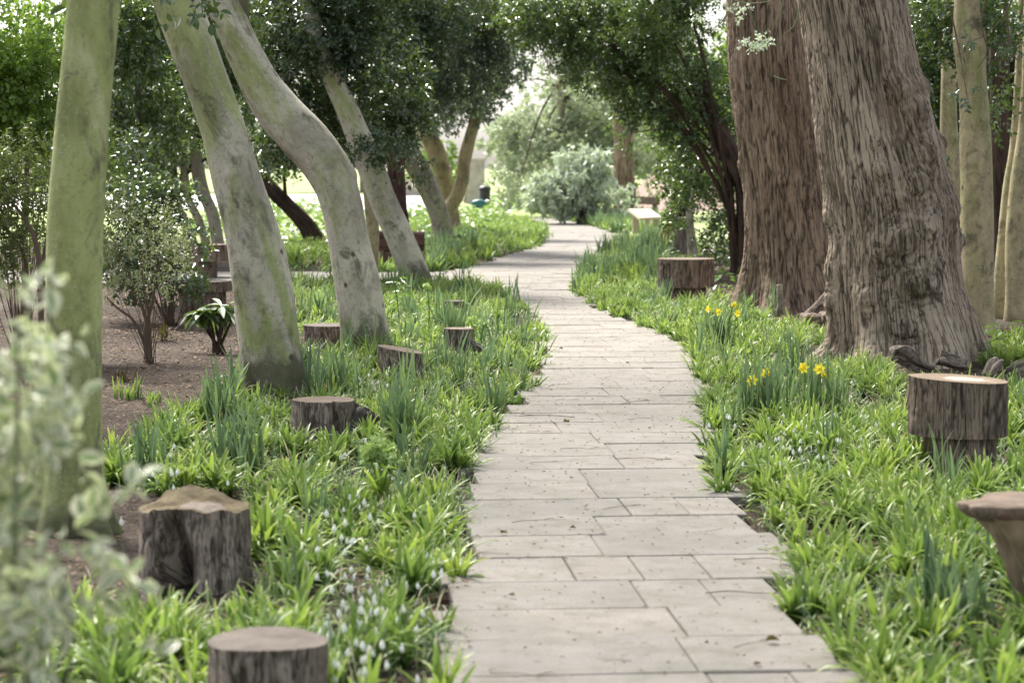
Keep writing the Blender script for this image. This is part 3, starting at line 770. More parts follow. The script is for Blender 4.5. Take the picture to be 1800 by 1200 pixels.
overhead(tA, [(1.2, 14.0, 8.2, 2.4, 2.6, 1.3), (3.6, 15, 8.0, 2.6, 2.6, 1.3), (2.2, 10.5, 8.4, 2.4, 2.4, 1.2), (2.6, 18.5, 9, 2.4, 2.6, 1.4), (.4, 9, 8.8, 2, 2, 1)], 304, 'lime', 1.2, KA)
rebase(tA, base_of(KA))
tB = thing('big_tree', 'large dark brown furrowed tree standing behind and left of the burled one', 'tree')
KB = px_knots([(1390, 540, 176), (1388, 490, 160), (1386, 430, 150), (1378, 340, 140), (1368, 250, 142), (1358, 160, 146), (1352, 80, 146), (1350, 0, 146), (1350, -60, 146)], 23.2, ext=[(-.05, 0, 1.0, .98), (-.1, .1, 1.3, .9)])
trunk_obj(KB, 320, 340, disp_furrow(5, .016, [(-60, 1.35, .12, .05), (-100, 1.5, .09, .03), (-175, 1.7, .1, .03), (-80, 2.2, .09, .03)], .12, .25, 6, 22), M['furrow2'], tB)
overhead(tB, [(2.2, 23.5, 8.4, 2.6, 2.6, 1.3), (.2, 22.5, 9, 2.2, 2.4, 1.2)], 305, 'lime', 1.2, KB)
rebase(tB, base_of(KB))
# pale trunks right
def rtree(label, pts, Yb, seed, lumps=(), mat='bark_right', name='pale_tree'):
    K = px_knots(pts, Yb, ext=[(0, 0, 1.0, .9), (0, .1, 1.2, .85)]); t = thing(name, label, 'tree')
    trunk_obj(K, 170, 48, disp_smooth(seed, .010, [(-70, 2.1, .06, .03), (-100, 1.2, .05, .015)], .02, .12, 3), M[mat], t)
    if lumps:
        crown(list(lumps), .055, .033, 4.0, seed, M['holly'], t); pass
    rebase(t, base_of(K)); return t
rtree('smooth pale grey-green trunk just right of the burled tree, full height', [(1728, 592, 58), (1722, 560, 52), (1718, 480, 56), (1717, 380, 58), (1716, 290, 56), (1713, 200, 52), (1708, 130, 50), (1704, 70, 58), (1700, 0, 44)], 20.0, 71,
      [LP(1700, 60, 20.5, 70, 60, .7), LP(1740, 170, 20.5, 40, 60, .35), LP(1660, 30, 20.5, 60, 80, .7), LP(1770, 30, 20, 60, 60, .6), LP(1690, 250, 19.6, 25, 30, .25)])
rtree('slender pale trunk bending right, between the smooth full-height trunk and the photo edge', [(1762, 545, 40), (1762, 480, 30), (1770, 400, 28), (1776, 330, 26), (1788, 250, 24), (1795, 150, 24), (1800, 50, 22)], 22.0, 72)
rtree('pale green-tinged trunk cut by the right edge of the photo', [(1790, 552, 44), (1786, 480, 40), (1788, 400, 40), (1795, 320, 36), (1806, 220, 32), (1812, 100, 28)], 21.6, 73)
rtree('pale yellowish trunk half hidden at the gap between the two big brown trees', [(1438, 500, 34), (1438, 420, 32), (1436, 340, 32), (1434, 250, 30), (1430, 150, 28)], 27.5, 74)
rtree('pale yellow-green trunk peeping out behind the right side of the burled tree', [(1672, 540, 34), (1672, 450, 34), (1670, 380, 36), (1672, 300, 38), (1668, 200, 30)], 25.5, 75)
rtree('dark trunk in shade behind the smooth pale trunks on the right', [(1765, 500, 40), (1763, 400, 38), (1760, 300, 38), (1758, 180, 36), (1756, 50, 34)], 27.5, 76, (), 'bark_darktree', 'dark_tree')
# hanging sprigs in front of the right trees
ts = thing('hanging_branch', 'thin twigs with a few silvery leaves hanging before the dark brown furrowed tree', 'branch')
pp = []
for pts in [[(1410, -60), (1402, 30), (1378, 62), (1352, 76)], [(1312, -40), (1318, 20), (1330, 48), (1343, 62)], [(1390, -60), (1372, 20), (1358, 50), (1352, 68)], [(1290, -30), (1275, 30), (1240, 58), (1200, 68)], [(1360, 134), (1372, 139), (1384, 141)], [(1240, -30), (1300, 4), (1360, 0), (1400, -30)]]:
    pp.append(tube([[*P(a, b, 13), .004 if i < 2 else .002] for i, (a, b) in enumerate(pts)], 16, 5))
V, Fs, A_ = merge(pp); link('twig', mkmesh('twig', V, Fs, M['twig_green'], True, A_), ts)
crown([LP(1330, 72, 13, 34, 9, .9, .1), LP(1345, 82, 13, 15, 6, .8, .08), LP(1285, 10, 13, 30, 10, .4, .1), LP(1260, 30, 13, 50, 12, .3, .1)], .022, .012, 1.4, 81, M['whiteleaf'], ts, 'foliage', per=7, sprigl=.05, shape=5)
rebase(ts, tuple(P(1352, 0, 13)))
ts = thing('hanging_branch', 'thin bare twigs with sparse leaves hanging before the smooth pale trunk, top right', 'branch')
pp = []
for pts in [[(1790, -40), (1770, 20), (1735, 60), (1700, 75)], [(1740, -30), (1725, 40), (1735, 90), (1718, 120)], [(1660, -30), (1680, 60), (1690, 110), (1700, 170)], [(1770, 20), (1775, 80), (1790, 110)]]:
    pp.append(tube([[*P(a, b, 15), .006 if i < 2 else .003] for i, (a, b) in enumerate(pts)], 16, 5))
V, Fs, A_ = merge(pp); link('twig', mkmesh('twig', V, Fs, M['twig'], True, A_), ts)
crown([LP(1700, 165, 15, 18, 20, .5, .1), LP(1760, 212, 15, 20, 8, .5, .1), LP(1700, 70, 15, 30, 20, .3, .1), LP(1780, 90, 15, 20, 25, .3, .1)], .03, .018, 1.4, 82, M['holly_glint'], ts, 'foliage', per=7, sprigl=.05, shape=5)
rebase(ts, tuple(P(1740, 0, 15)))

# holly right of the path
multi_tree('holly_tree', 'dark holly arching over the path from the right, on a curved dark trunk',
    [[(1312, 470, 30), (1310, 400, 28), (1308, 330, 32), (1288, 280, 36), (1262, 230, 32), (1238, 180, 26), (1220, 120, 22)], [(1300, 462, 14), (1290, 420, 13), (1284, 370, 14), (1282, 330, 12), (1276, 260, 10)]],
    M['bark_darktree'], 30.5, [LP(1210, 60, 30, 100, 80), LP(1110, 60, 31, 110, 70), LP(1230, 180, 31, 80, 90), LP(1150, 160, 31, 90, 70, .9), LP(1225, 300, 31.5, 60, 80, .7), LP(1205, 355, 32, 38, 55, .6), LP(1030, 30, 31, 120, 60, .8), LP(1120, 230, 32, 45, 35, .5), LP(1180, -50, 30, 180, 70), LP(1265, 390, 31.6, 40, 60, .5), LP(1060, 110, 31, 80, 50, .7), LP(960, 30, 31, 90, 50, .7)],
    M['holly'], 91, cover=4.6, gap=-.03, gapscale=2.6, disp=disp_furrow(8, .015, (), .05, .2))
multi_tree('yew_tree', 'feathery olive-brown tree closing the top of the path arch, behind the holly leaves',
    [[(1190, 420, 30), (1195, 340, 26), (1190, 240, 26), (1180, 120, 24)]], M['bark_darktree'], 38.0,
    [LP(1090, 110, 38, 110, 60, .7), LP(1020, 60, 38, 110, 60, .8), LP(950, 20, 38, 110, 50, .8), LP(1150, 60, 38, 80, 80, .7), LP(860, -10, 38, 120, 50, .8)], M['yew'], 92, .05, .022, 3.6)
multi_tree('holly_tree', 'lighter holly on a thin grey stem, behind the tapering stump and red board',
    [[(1218, 430, 14), (1212, 380, 12), (1216, 300, 12), (1190, 210, 10)]], M['bark_far'], 34.5, [LP(1180, 260, 34.5, 50, 60, .7), LP(1240, 250, 35, 50, 90, .8), LP(1200, 400, 34.8, 35, 28, .3), LP(1270, 330, 35, 30, 80, .8), LP(1190, 320, 35, 35, 35, .5)], M['ivy'], 93, cover=3.6)
# dark wood on the right behind
multi_tree('holly_tree', 'dense dark green holly filling the top right corner behind the pale trunks',
    [[(1700, 480, 40), (1690, 300, 36), (1690, 100, 30)]], M['bark_darktree'], 30.0, [LP(1720, 80, 30, 110, 110), LP(1650, 180, 30, 60, 110), LP(1760, 220, 30, 90, 110, .8), LP(1640, 40, 30, 80, 90), LP(1660, 310, 30, 45, 60, .7), LP(1800, 120, 30, 90, 140), LP(1850, 320, 30, 90, 170), LP(1740, 330, 30.5, 60, 60, .6)], M['holly'], 94, .06, .036, 4.5)
multi_tree('evergreen_tree', 'nearly black evergreen mass low down between the right hand trunks',
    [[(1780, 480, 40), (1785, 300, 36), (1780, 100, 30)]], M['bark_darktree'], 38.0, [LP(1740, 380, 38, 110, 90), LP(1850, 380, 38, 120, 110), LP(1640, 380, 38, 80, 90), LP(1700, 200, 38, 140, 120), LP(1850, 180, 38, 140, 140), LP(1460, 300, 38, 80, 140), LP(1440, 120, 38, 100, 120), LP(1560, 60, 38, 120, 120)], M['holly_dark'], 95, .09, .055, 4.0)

# ------------------------------------------------------------------ distance
multi_tree('pale_leaved_tree', 'hazy pale grey-green tree beyond the path bend, in the bright gap of the arch',
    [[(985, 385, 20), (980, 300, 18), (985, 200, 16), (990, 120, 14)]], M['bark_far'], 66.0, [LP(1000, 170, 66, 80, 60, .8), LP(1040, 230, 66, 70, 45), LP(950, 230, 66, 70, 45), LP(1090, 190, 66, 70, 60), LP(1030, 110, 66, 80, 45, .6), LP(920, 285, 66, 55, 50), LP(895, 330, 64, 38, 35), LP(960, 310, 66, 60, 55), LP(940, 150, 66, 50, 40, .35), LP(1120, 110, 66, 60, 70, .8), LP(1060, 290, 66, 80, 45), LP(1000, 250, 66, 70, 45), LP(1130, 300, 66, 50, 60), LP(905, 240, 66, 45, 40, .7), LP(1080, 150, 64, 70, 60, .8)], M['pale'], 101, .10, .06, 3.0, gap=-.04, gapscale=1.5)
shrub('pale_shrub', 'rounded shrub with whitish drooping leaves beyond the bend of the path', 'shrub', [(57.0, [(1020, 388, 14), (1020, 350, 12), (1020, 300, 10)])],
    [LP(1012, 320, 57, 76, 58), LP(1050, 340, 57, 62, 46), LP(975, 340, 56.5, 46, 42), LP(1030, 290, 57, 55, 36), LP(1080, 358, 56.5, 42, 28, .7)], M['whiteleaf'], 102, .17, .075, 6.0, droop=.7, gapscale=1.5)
tf, Kf = near_tree('tall straight brownish trunk behind the pale shrub, right of the path', [(1100, 368, 38), (1098, 330, 35), (1096, 270, 34), (1094, 200, 33), (1090, 130, 32), (1086, 50, 30)], M['furrow2'], 80, 40, disp_furrow(31, .03, (), .06, .3), [(0, 0, 3, .9)], Yb=62.0, name='tall_tree')
crown([LP(1090, 60, 62, 80, 70, .8), LP(1060, 120, 62, 60, 40, .4), LP(1120, 150, 62, 50, 60, .6)], .12, .07, 3, 103, M['holly'], tf, gapscale=1.8); rebase(tf, base_of(Kf))
for i, (a, w, lab) in enumerate([(1182, 16, 'thin pale far trunk seen between holly leaves, right of the tall brownish trunk'), (1008, 12, 'thin grey far trunk rising through the pale tree above the whitish shrub')]):
    tf, Kf = near_tree(lab, [(a, 372, w + 4), (a, 300, w), (a - 2, 200, w), (a - 3, 80, w - 2)], M['bark_far'], 60, 24, disp_smooth(40 + i, .02, [], .03), [(0, 0, 2, .9)], Yb=70.0, name='far_tree')
    crown([LP(a, 60, 70, 45, 45, .5)], .13, .07, 2.5, 104 + i, M['pale'], tf, gapscale=1.6); rebase(tf, base_of(Kf))
shrub('garden_shrub', 'soft light green shrub behind the V-shaped trunks, beside the stone pier', 'shrub', [(95.0, [(785, 352, 10), (785, 320, 8)])],
    [LP(780, 290, 95, 40, 42), LP(750, 300, 95, 30, 35), LP(810, 300, 96, 25, 30)], M['lime'], 106, .2, .12, 3.0, gapscale=1.0)
# far belt of trees closing the horizon
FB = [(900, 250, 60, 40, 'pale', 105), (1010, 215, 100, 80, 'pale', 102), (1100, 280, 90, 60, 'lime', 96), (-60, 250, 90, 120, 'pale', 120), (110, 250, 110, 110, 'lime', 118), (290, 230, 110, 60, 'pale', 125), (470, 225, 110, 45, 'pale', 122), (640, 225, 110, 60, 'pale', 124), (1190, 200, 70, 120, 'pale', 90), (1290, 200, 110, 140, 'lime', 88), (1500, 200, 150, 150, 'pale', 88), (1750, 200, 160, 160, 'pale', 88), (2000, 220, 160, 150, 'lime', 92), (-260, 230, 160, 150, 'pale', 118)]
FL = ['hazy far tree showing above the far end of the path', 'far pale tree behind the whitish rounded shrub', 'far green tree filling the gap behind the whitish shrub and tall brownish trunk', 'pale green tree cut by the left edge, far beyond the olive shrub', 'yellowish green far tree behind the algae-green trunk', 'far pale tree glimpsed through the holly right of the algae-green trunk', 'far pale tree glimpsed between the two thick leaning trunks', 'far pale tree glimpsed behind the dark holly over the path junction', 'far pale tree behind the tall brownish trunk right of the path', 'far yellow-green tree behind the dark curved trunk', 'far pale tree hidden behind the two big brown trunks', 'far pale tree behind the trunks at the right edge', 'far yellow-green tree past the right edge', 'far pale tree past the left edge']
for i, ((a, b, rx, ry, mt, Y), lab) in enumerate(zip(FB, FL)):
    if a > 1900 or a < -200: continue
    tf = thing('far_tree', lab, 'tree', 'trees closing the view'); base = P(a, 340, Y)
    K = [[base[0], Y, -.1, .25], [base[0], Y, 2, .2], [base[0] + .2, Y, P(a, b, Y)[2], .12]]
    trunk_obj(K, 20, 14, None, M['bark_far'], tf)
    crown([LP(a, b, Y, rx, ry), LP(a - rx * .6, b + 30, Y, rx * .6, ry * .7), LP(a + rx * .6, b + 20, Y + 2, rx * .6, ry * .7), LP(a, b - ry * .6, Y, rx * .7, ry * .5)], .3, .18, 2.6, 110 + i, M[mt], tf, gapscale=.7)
    rebase(tf, (base[0], Y, 0))

def box(c, s, bev=.01, rz=0, seed=0, wob=0.0):
    """bevelled box verts/faces (world), c centre, s full size"""
    x, y, z = [v / 2 for v in s]; b = min(bev, x * .4, y * .4, z * .4)
    V = []
    for zz, k in ((-z, b), (-z + b, 0), (z - b, 0), (z, b)):
        xx, yy = x - k, y - k
        V += [(-xx + b, -yy, zz), (xx - b, -yy, zz), (xx, -yy + b, zz), (xx, yy - b, zz), (xx - b, yy, zz), (-xx + b, yy, zz), (-xx, yy - b, zz), (-xx, -yy + b, zz)]
    V = np.array(V, float)
    if wob: V += (vn(V * 9 + seed * 3.1, seed)[:, None]) * wob
    cr, sr = math.cos(rz), math.sin(rz)
    V = np.c_[V[:, 0] * cr - V[:, 1] * sr, V[:, 0] * sr + V[:, 1] * cr, V[:, 2]] + np.array(c)
    Q = []
    for k in range(3):
        for i in range(8): j = (i + 1) % 8; Q.append((k * 8 + i, k * 8 + j, k * 8 + j + 8, k * 8 + i + 8))
    Q += [(7, 6, 1, 0), (6, 5, 2, 1), (5, 4, 3, 2), (24, 25, 30, 31), (25, 26, 29, 30), (26, 27, 28, 29)]
    bk = V - np.array(c)
    return V, [np.array(Q)], {'bk': bk, 'crack': np.zeros(len(V))}
def bobj(name, boxes, mat, parent=None, smooth=False):
    V, Fs, A = merge(boxes); return link(name, mkmesh(name, V, Fs, mat, smooth, A), parent)

# pale forecourt beyond the trees
yy = [74, 90, 112]; V = []; 
for y in yy: V += [(-40, y, .01), (-20, y, .012), (P(775 if y < 100 else 860, 340, y)[0], y, .01)]
o = link('forecourt', mkmesh('forecourt', V, np.array([(0, 1, 4, 3), (1, 2, 5, 4), (3, 4, 7, 6), (4, 5, 8, 7)]), M['forecourt'], False)); struct(o)
# stone pier and wall
pr = thing('stone_pier', 'tall grey stone gate pier far behind the V-shaped trunks', 'gate pier'); c = P(836, 350, 88); 
bobj('shaft', [box((c[0], 88, .8), (.72, .7, 1.7), .02), box((c[0] - .42, 88.1, .75), (.1, .5, 1.5), .02)], M['stone'], pr)
bobj('capstone', [box((c[0], 88, 1.72), (.86, .84, .12), .03)], M['stone'], pr); rebase(pr, (c[0], 88, 0))
w0 = P(690, 340, 108); w1 = P(770, 340, 108)
wl = thing('stone_wall', 'low pale stone wall beyond the bright paving, left of the V-shaped trunks', 'wall')
bx = []
x = w0[0]
for row in range(4):
    x = w0[0] + (row % 2) * .2
    while x < w1[0]: bx.append(box((x + .29, 108, .15 + row * .27), (.57, .4, .26), .02, 0, int(x * 10) + row, .02)); x += .58
bobj('stonework', bx, M['stone'], wl); bobj('coping', [box(((w0[0] + w1[0]) / 2 + .2, 108, 1.16), (w1[0] - w0[0] + .5, .5, .08), .02)], M['stone'], wl)
rebase(wl, (w0[0], 108, 0))
# dark bin with teal bag
c = P(852, 352, 80)
bn = thing('garden_bin', 'dark rounded bin beside the stone pier in the distance', 'bin')
V, Fs, A_ = tube([[c[0], 80, -.02, .17], [c[0], 80, .05, .19], [c[0], 80, .4, .2], [c[0], 80, .62, .21]], 16, 24); link('drum', mkmesh('drum', V, Fs, M['dark'], True, A_), bn)
V, Fs, A_ = tube([[c[0], 80, .6, .23], [c[0], 80, .66, .23], [c[0], 80, .74, .15], [c[0], 80, .77, .03]], 12, 24); link('lid', mkmesh('lid', V, Fs, M['dark'], True, A_), bn)
rebase(bn, (c[0], 80, 0))
c = P(843, 356, 77)
V, Fs, A_ = tube([[c[0] - .3, 77, .1, .05], [c[0] - .2, 77, .13, .13], [c[0], 77, .15, .16], [c[0] + .2, 77, .12, .11], [c[0] + .28, 77, .1, .03]], 20, 18, lambda T, S, R, bk: .03 * fbm(bk * 9, 3, 2), (0, 0, 1))
tag(link('filled_bag', mkmesh('filled_bag', V, Fs, M['teal'], True, A_)), 'dark teal filled bag lying beside the dark bin', 'bag')
# bank to the right, strewn with leaves
def bank():
    u = np.linspace(0, 1, 60); v = np.linspace(0, 1, 40); U, Vv = np.meshgrid(u, v)
    x0 = P(1118, 360, 74)[0]; X = x0 + U * 22; Y = 72 + Vv * 16
    Z = -.05 + (sstep(0, .5, Vv) * sstep(0, .12, U)) * 2.3 + fbm(st(X, Y, 0 * X) * .8, 6, 3) * .15
    a = np.arange(60 * 40).reshape(40, 60); Q = np.stack([a[:-1, :-1], a[:-1, 1:], a[1:, 1:], a[1:, :-1]], -1).reshape(-1, 4)
    struct(link('leafy_bank', mkmesh('leafy_bank', st(X, Y, Z).reshape(-1, 3), Q, M['bankmat'])))
bank()
# timber rail
a = P(1108, 350, 64); b = P(1152, 350, 62)
rl = thing('timber_rail', 'low weathered timber rail behind the far wooden bench', 'fence')
mid = (a + b) / 2; ang = math.atan2(b[1] - a[1], b[0] - a[0]); ln = np.linalg.norm((b - a)[:2]) + .5
bobj('rail', [box((mid[0], mid[1], .50), (ln, .1, .22), .02, ang)], M['cut_brown'], rl)
for q in (a, b): bobj('post', [box((q[0], q[1] + .12, .3), (.12, .12, .66), .02, ang)], M['cut_brown'], rl)
rebase(rl, tuple(a[:2]) + (0,))

# ------------------------------------------------------------------ bench by the far bend
bt = thing('wooden_bench', 'plain pale plank bench on two block legs beside the far bend of the path', 'bench')
c = G(1138, 412); Yb = c[1]
Q_ = [P(1104, 367, 50.2), P(1143, 367, 50.0), P(1163, 381, 48.6), P(1124, 383, 48.8)]
Vb = np.vstack([Q_, [q - np.array([0, 0, .055]) for q in Q_]])
ob = link('seat', mkmesh('seat', Vb, np.array([(3, 2, 1, 0), (4, 5, 6, 7), (0, 1, 5, 4), (1, 2, 6, 5), (2, 3, 7, 6), (3, 0, 4, 7)]), M['plank'], False, {'bk': Vb, 'crack': np.zeros(8)}), bt)
cx, cy = P(1134, 380, 49.3)[0], 49.3
for (xa_, xb_, yq, yt) in ((1134, 1142, 48.8, 384), (1149, 1160, 48.9, 384), (1112, 1124, 49.9, 372)):
    pa = P(xa_, yt, yq); pb = P(xb_, yt, yq); hh = pa[2] - .03
    bobj('leg', [box(((pa[0] + pb[0]) / 2, yq + .12, hh / 2 - .03), (pb[0] - pa[0], .18, hh + .06), .012)], M['plank'], bt)
rebase(bt, (cx, cy, 0)); BENCH = [(cx, cy, .8)] + [(cx - .1 - .06 * k, cy - .7 * k, .55) for k in range(1, 7)]
# ------------------------------------------------------------------ logs and stumps
def log_geom(c, r, z0, z1, seed, ns=120, nr=26, rf=None, topf=None, amp=.010, flare=0.0, freq=22, squash=1.0):
    """bark side + cut top; returns (side, top)"""
    th = np.linspace(0, 2 * PI, ns, endpoint=False); t = np.linspace(0, 1, nr)
    TH, T = np.meshgrid(th, t)
    rr = r * np.ones_like(TH)
    if rf: rr = rr * rf(TH, T)
    rr = rr * (1 + .035 * np.cos(2 * TH + seed) + .03 * np.cos(3 * TH + seed * 2)) * (1 + flare * np.exp(-T * 3) * (1 + .5 * np.cos(5 * TH + seed)))
    top = z1 * np.ones(ns)
    if topf: top = z1 + topf(np.cos(th) * rr[-1], np.sin(th) * rr[-1])
    Z = z0 + (top[None] - z0) * T
    bk = st(np.cos(TH) * r, np.sin(TH) * r, Z)
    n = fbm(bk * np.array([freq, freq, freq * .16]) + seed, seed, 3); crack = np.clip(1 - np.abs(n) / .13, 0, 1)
    edge = 1 - sstep(.93, 1, T)
    rr = rr + (-amp * crack + amp * .8 * fbm(bk * 6, seed + 3, 3) + amp * .4 * fbm(bk * 40, seed + 7, 2)) * (.3 + .7 * edge)
    X = c[0] + np.cos(TH) * rr; Y = c[1] + np.sin(TH) * rr * squash
    a = np.arange(nr * ns).reshape(nr, ns); b = np.roll(a, -1, 1)
    side = (st(X, Y, Z).reshape(-1, 3), [np.stack([a[:-1], b[:-1], b[1:], a[1:]], -1).reshape(-1, 4)], {'bk': bk.reshape(-1, 3), 'crack': crack.ravel()})
    # top: rings inward
    m = 12; ks = np.linspace(1, .04, m); lx = np.cos(th) * rr[-1]; ly = np.sin(th) * rr[-1]
    LX_ = ks[:, None] * lx[None]; LY_ = ks[:, None] * ly[None]
    zt = z1 + (topf(LX_, LY_) if topf else 0 * LX_) + .003 * fbm(st(LX_, LY_, 0 * LX_) * 25, seed, 2) * (ks[:, None] < .99)
    zt[0] = top
    V = st(c[0] + LX_, c[1] + LY_ * squash, zt).reshape(-1, 3)
    a = np.arange(m * ns).reshape(m, ns); b = np.roll(a, -1, 1)
    V = np.vstack([V, V[-ns:].mean(0)]); bkt = np.vstack([st(LX_, LY_, 0 * LX_).reshape(-1, 3), [[0, 0, 0]]])
    tp = (V, [np.stack([a[:-1], b[:-1], b[1:], a[1:]], -1).reshape(-1, 4), np.stack([a[-1], b[-1], np.full(ns, m * ns)], -1)], {'bk': bkt, 'crack': np.zeros(len(V))})
    ab = np.arange(ns)
    Vb = np.vstack([st(X, Y, Z)[0], [[c[0], c[1], z0]]])
    bot = (Vb, [np.stack([np.roll(ab, -1), ab, np.full(ns, ns)], -1)], {'bk': np.vstack([bk[0], [[0, 0, z0]]]), 'crack': np.zeros(ns + 1)})
    return side, tp, bot
def stump(name, label, px, py_base, wpx, zt, seed, cut='cut_grey', bark='bark_stump', Y=None, **kw):
    """px,py_base: front foot of the stump"""
    g = G(px, py_base); r = wpx / 2 * g[1] / F; c = (g[0], g[1] + r * .9)
    if Y: c = (P(px, py_base, Y)[0], Y)
    t = thing(name, label, 'stump'); s, tp, _ = log_geom(c, r, -.12, zt, seed, **kw)
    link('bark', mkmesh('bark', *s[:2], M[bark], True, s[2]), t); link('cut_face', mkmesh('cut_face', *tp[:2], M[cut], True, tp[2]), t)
    rebase(t, (c[0], c[1], 0)); FRONT.append((c[0], c[1] - r * 1.7, r * 1.25)); FRONT.append((c[0], c[1] - r * 2.6, r * .9)); return t, c, r
FRONT = []
BLOCK = list(BENCH)   # discs kept free of plants
# hollow stump
def rf1(TH, T):
    d = np.angle(np.exp(1j * (TH - math.radians(-103))))
    w = .11 + .42 * (1 - T) ** 1.1; depth = .94 - .78 * T ** 2.2
    return 1 - depth * np.exp(-np.abs(d / w + .25 * np.sin(T * 9)) ** 3) + .10 * np.exp(-((d + .55) / .3) ** 2) * (1 - T)
t, c, r = stump('hollow_stump', 'wide grey stump split by a dark hollow down its front, near left among the blades', 332, 1030, 200, .285, 4, 'cut_moss', ns=200, nr=44, rf=rf1,
    topf=lambda x, y: -.01 + .085 * .5 * np.exp(-((x + .04) / .09) ** 2) * sstep(-.02, .15, y) + .022 * fbm(st(x, y, 0 * x) * 16, 5, 3) - .25 * np.maximum(-x - .12, 0) - .08 * np.maximum(x, 0) , flare=.14, amp=.012); BLOCK.append((*c, r * 1.45)); BLOCK.append((c[0] - .05, c[1] - .35, .22))
t, c, r = stump('round_stump', 'smooth round stump at the bottom edge of the photo, nearest one on the left', 458, 1268, 226, .185, 9, 'cut_grey', ns=160, topf=lambda x, y: .012 * np.cos(x * 9) - .02 * y); BLOCK.append((*c, r * 1.1))
t, c, r = stump('split_stump', 'broad dark stump breaking apart at its right side, below the thick leaning trunk', 566, 778, 112, .22, 14, 'cut_brown', flare=.06, rf=lambda TH, T: 1 - .35 * np.exp(-(np.angle(np.exp(1j * (TH - math.radians(-62)))) / .12) ** 2)); BLOCK.append((*c, r))
cc = G(628, 775); 
V, Fs, A_ = tube([[cc[0], cc[1] + .1, -.05, .10], [cc[0] + .01, cc[1] + .1, .08, .09], [cc[0] + .03, cc[1] + .1, .15, .06], [cc[0] + .04, cc[1] + .1, .17, .02]], 24, 50, disp_furrow(7, .015, (), .02, .1, 4, 22))
tag(link('broken_stump_piece', mkmesh('broken_stump_piece', V, Fs, M['darksplit'], True, A_)), 'jagged dark piece broken off the right side of the broad dark stump', 'log piece')
t, c, r = stump('round_stump', 'low flat-topped round stump left of the crooked pale trunk', 576, 622, 92, .22, 18, 'cut_grey', flare=.03); BLOCK.append((*c, r))
t, c, r = stump('cracked_stump', 'small stump with two dark cracks and sloping top, in front of the crooked trunk', 702, 672, 82, .22, 23, 'cut_brown',
    rf=lambda TH, T: 1 - .12 * np.exp(-(np.angle(np.exp(1j * (TH - math.radians(-115)))) / .04) ** 2) - .1 * np.exp(-(np.angle(np.exp(1j * (TH - math.radians(-88)))) / .035) ** 2), topf=lambda x, y: -.18 * x, ns=180); BLOCK.append((*c, r))
t, c, r = stump('half_stump', 'small upright stump among bluebell blades with a dark split piece leaning on it', 806, 633, 54, .24, 27, 'cut_brown'); BLOCK.append((*c, r * 1.4))
g = G(838, 634)
V = np.array([(-.10, 0, -.05), (.11, 0, -.05), (.13, .14, -.05), (-.09, .14, -.05), (-.10, .02, .19), (-.05, .03, .185), (.11, .02, .05), (.13, .14, .05), (-.06, .12, .19), (-.10, .12, .19)]) 
def slab_prism(outl, y0, y1, seed):
    n = len(outl); m = 5; V = []; rows = []
    for k in range(m):
        y = y0 + (y1 - y0) * k / (m - 1); s = 1 - .06 * abs(k - 2) / 2
        for (x, z) in outl: V.append((x * s, y, z * s))
    V = np.array(V, float); V += .006 * st(vn(V * 14, seed), vn(V * 14 + 3, seed), vn(V * 14 + 7, seed))
    Q = []
    for k in range(m - 1):
        for i in range(n): j = (i + 1) % n; Q.append((k * n + i, k * n + j, (k + 1) * n + j, (k + 1) * n + i))
    T3 = [];
    for k, o in ((0, 0), ((m - 1) * n, 1)):
        c0 = len(V); V = np.vstack([V, V[k:k + n].mean(0)])
        for i in range(n): j = (i + 1) % n; T3.append((c0, k + j, k + i) if o == 0 else (c0, k + i, k + j))
    return V, [np.array(Q), np.array(T3)], {'bk': V * 1.0, 'crack': np.zeros(len(V))}
V, Fs, A_ = slab_prism([(-.11, -.06), (0, -.06), (.12, -.06), (.13, .04), (.06, .09), (0, .13), (-.06, .17), (-.11, .19), (-.12, .06)], 0, .13, 4)
tag(link('split_log_piece', mkmesh('split_log_piece', V, Fs, M['darksplit'], False, A_), loc=(g[0], g[1], 0)), 'dark wedge of split log leaning right of the small upright stump', 'log piece')
BLOCK.append((g[0], g[1] + .06, .12))
t, c, r = stump('half_hidden_stump', 'little dark stump mostly hidden by tall blades, nearest the path junction', 800, 556, 40, .15, 29, 'cut_grey', 'bark_log')
# log stools
def stool(name, label, px, pyb, wleg, wtop, ztop, hseat, seed, cut='cut_brown', off=(0, 0), topf=None, cat='stool', rim=None):
    g = G(px, pyb); rl = wleg / 2 * g[1] / F; c = (g[0], g[1] + rl * .9); rt = wtop / 2 * g[1] / F
    t = thing(name, label, cat)
    s, tp, bo = log_geom(c, rl, -.12, ztop - hseat + .004, seed + 1, amp=.006, freq=26)
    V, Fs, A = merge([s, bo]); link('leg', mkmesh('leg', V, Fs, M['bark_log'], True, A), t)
    c2 = (c[0] + off[0], c[1] + off[1])
    s, tp, bo = log_geom(c2, rt, ztop - hseat, ztop, seed, ns=220, nr=40, amp=.008, topf=topf, freq=24)
    V, Fs, A = merge([s, bo]); se = link('seat', mkmesh('seat', V, Fs, M['bark_log'], True, A), t)
    link('cut_face', mkmesh('cut_face', *tp[:2], M[cut], True, tp[2]), se)
    rebase(t, (c[0], c[1], 0)); BLOCK.append((*c, rl * 1.05)); FRONT.append((c[0], c[1] - rl * 1.7, rl * 1.4)); FRONT.append((c[0], c[1] - rl * 2.8, rl * 1.1)); return t
stool('log_stool', 'thick log stool with a pale patch on its cut top, near the flared roots', 1699, 834, 132, 172, .455, .275, 33, 'cut_pale', (-.01, 0), lambda x, y: -.05 * x)
g = G(1614, 735)
stool('log_stool', 'dark log stool on a narrower log, right verge, near the far side of the path', 1208, 532, 68, 98, .475, .31, 37, 'cut_brown')
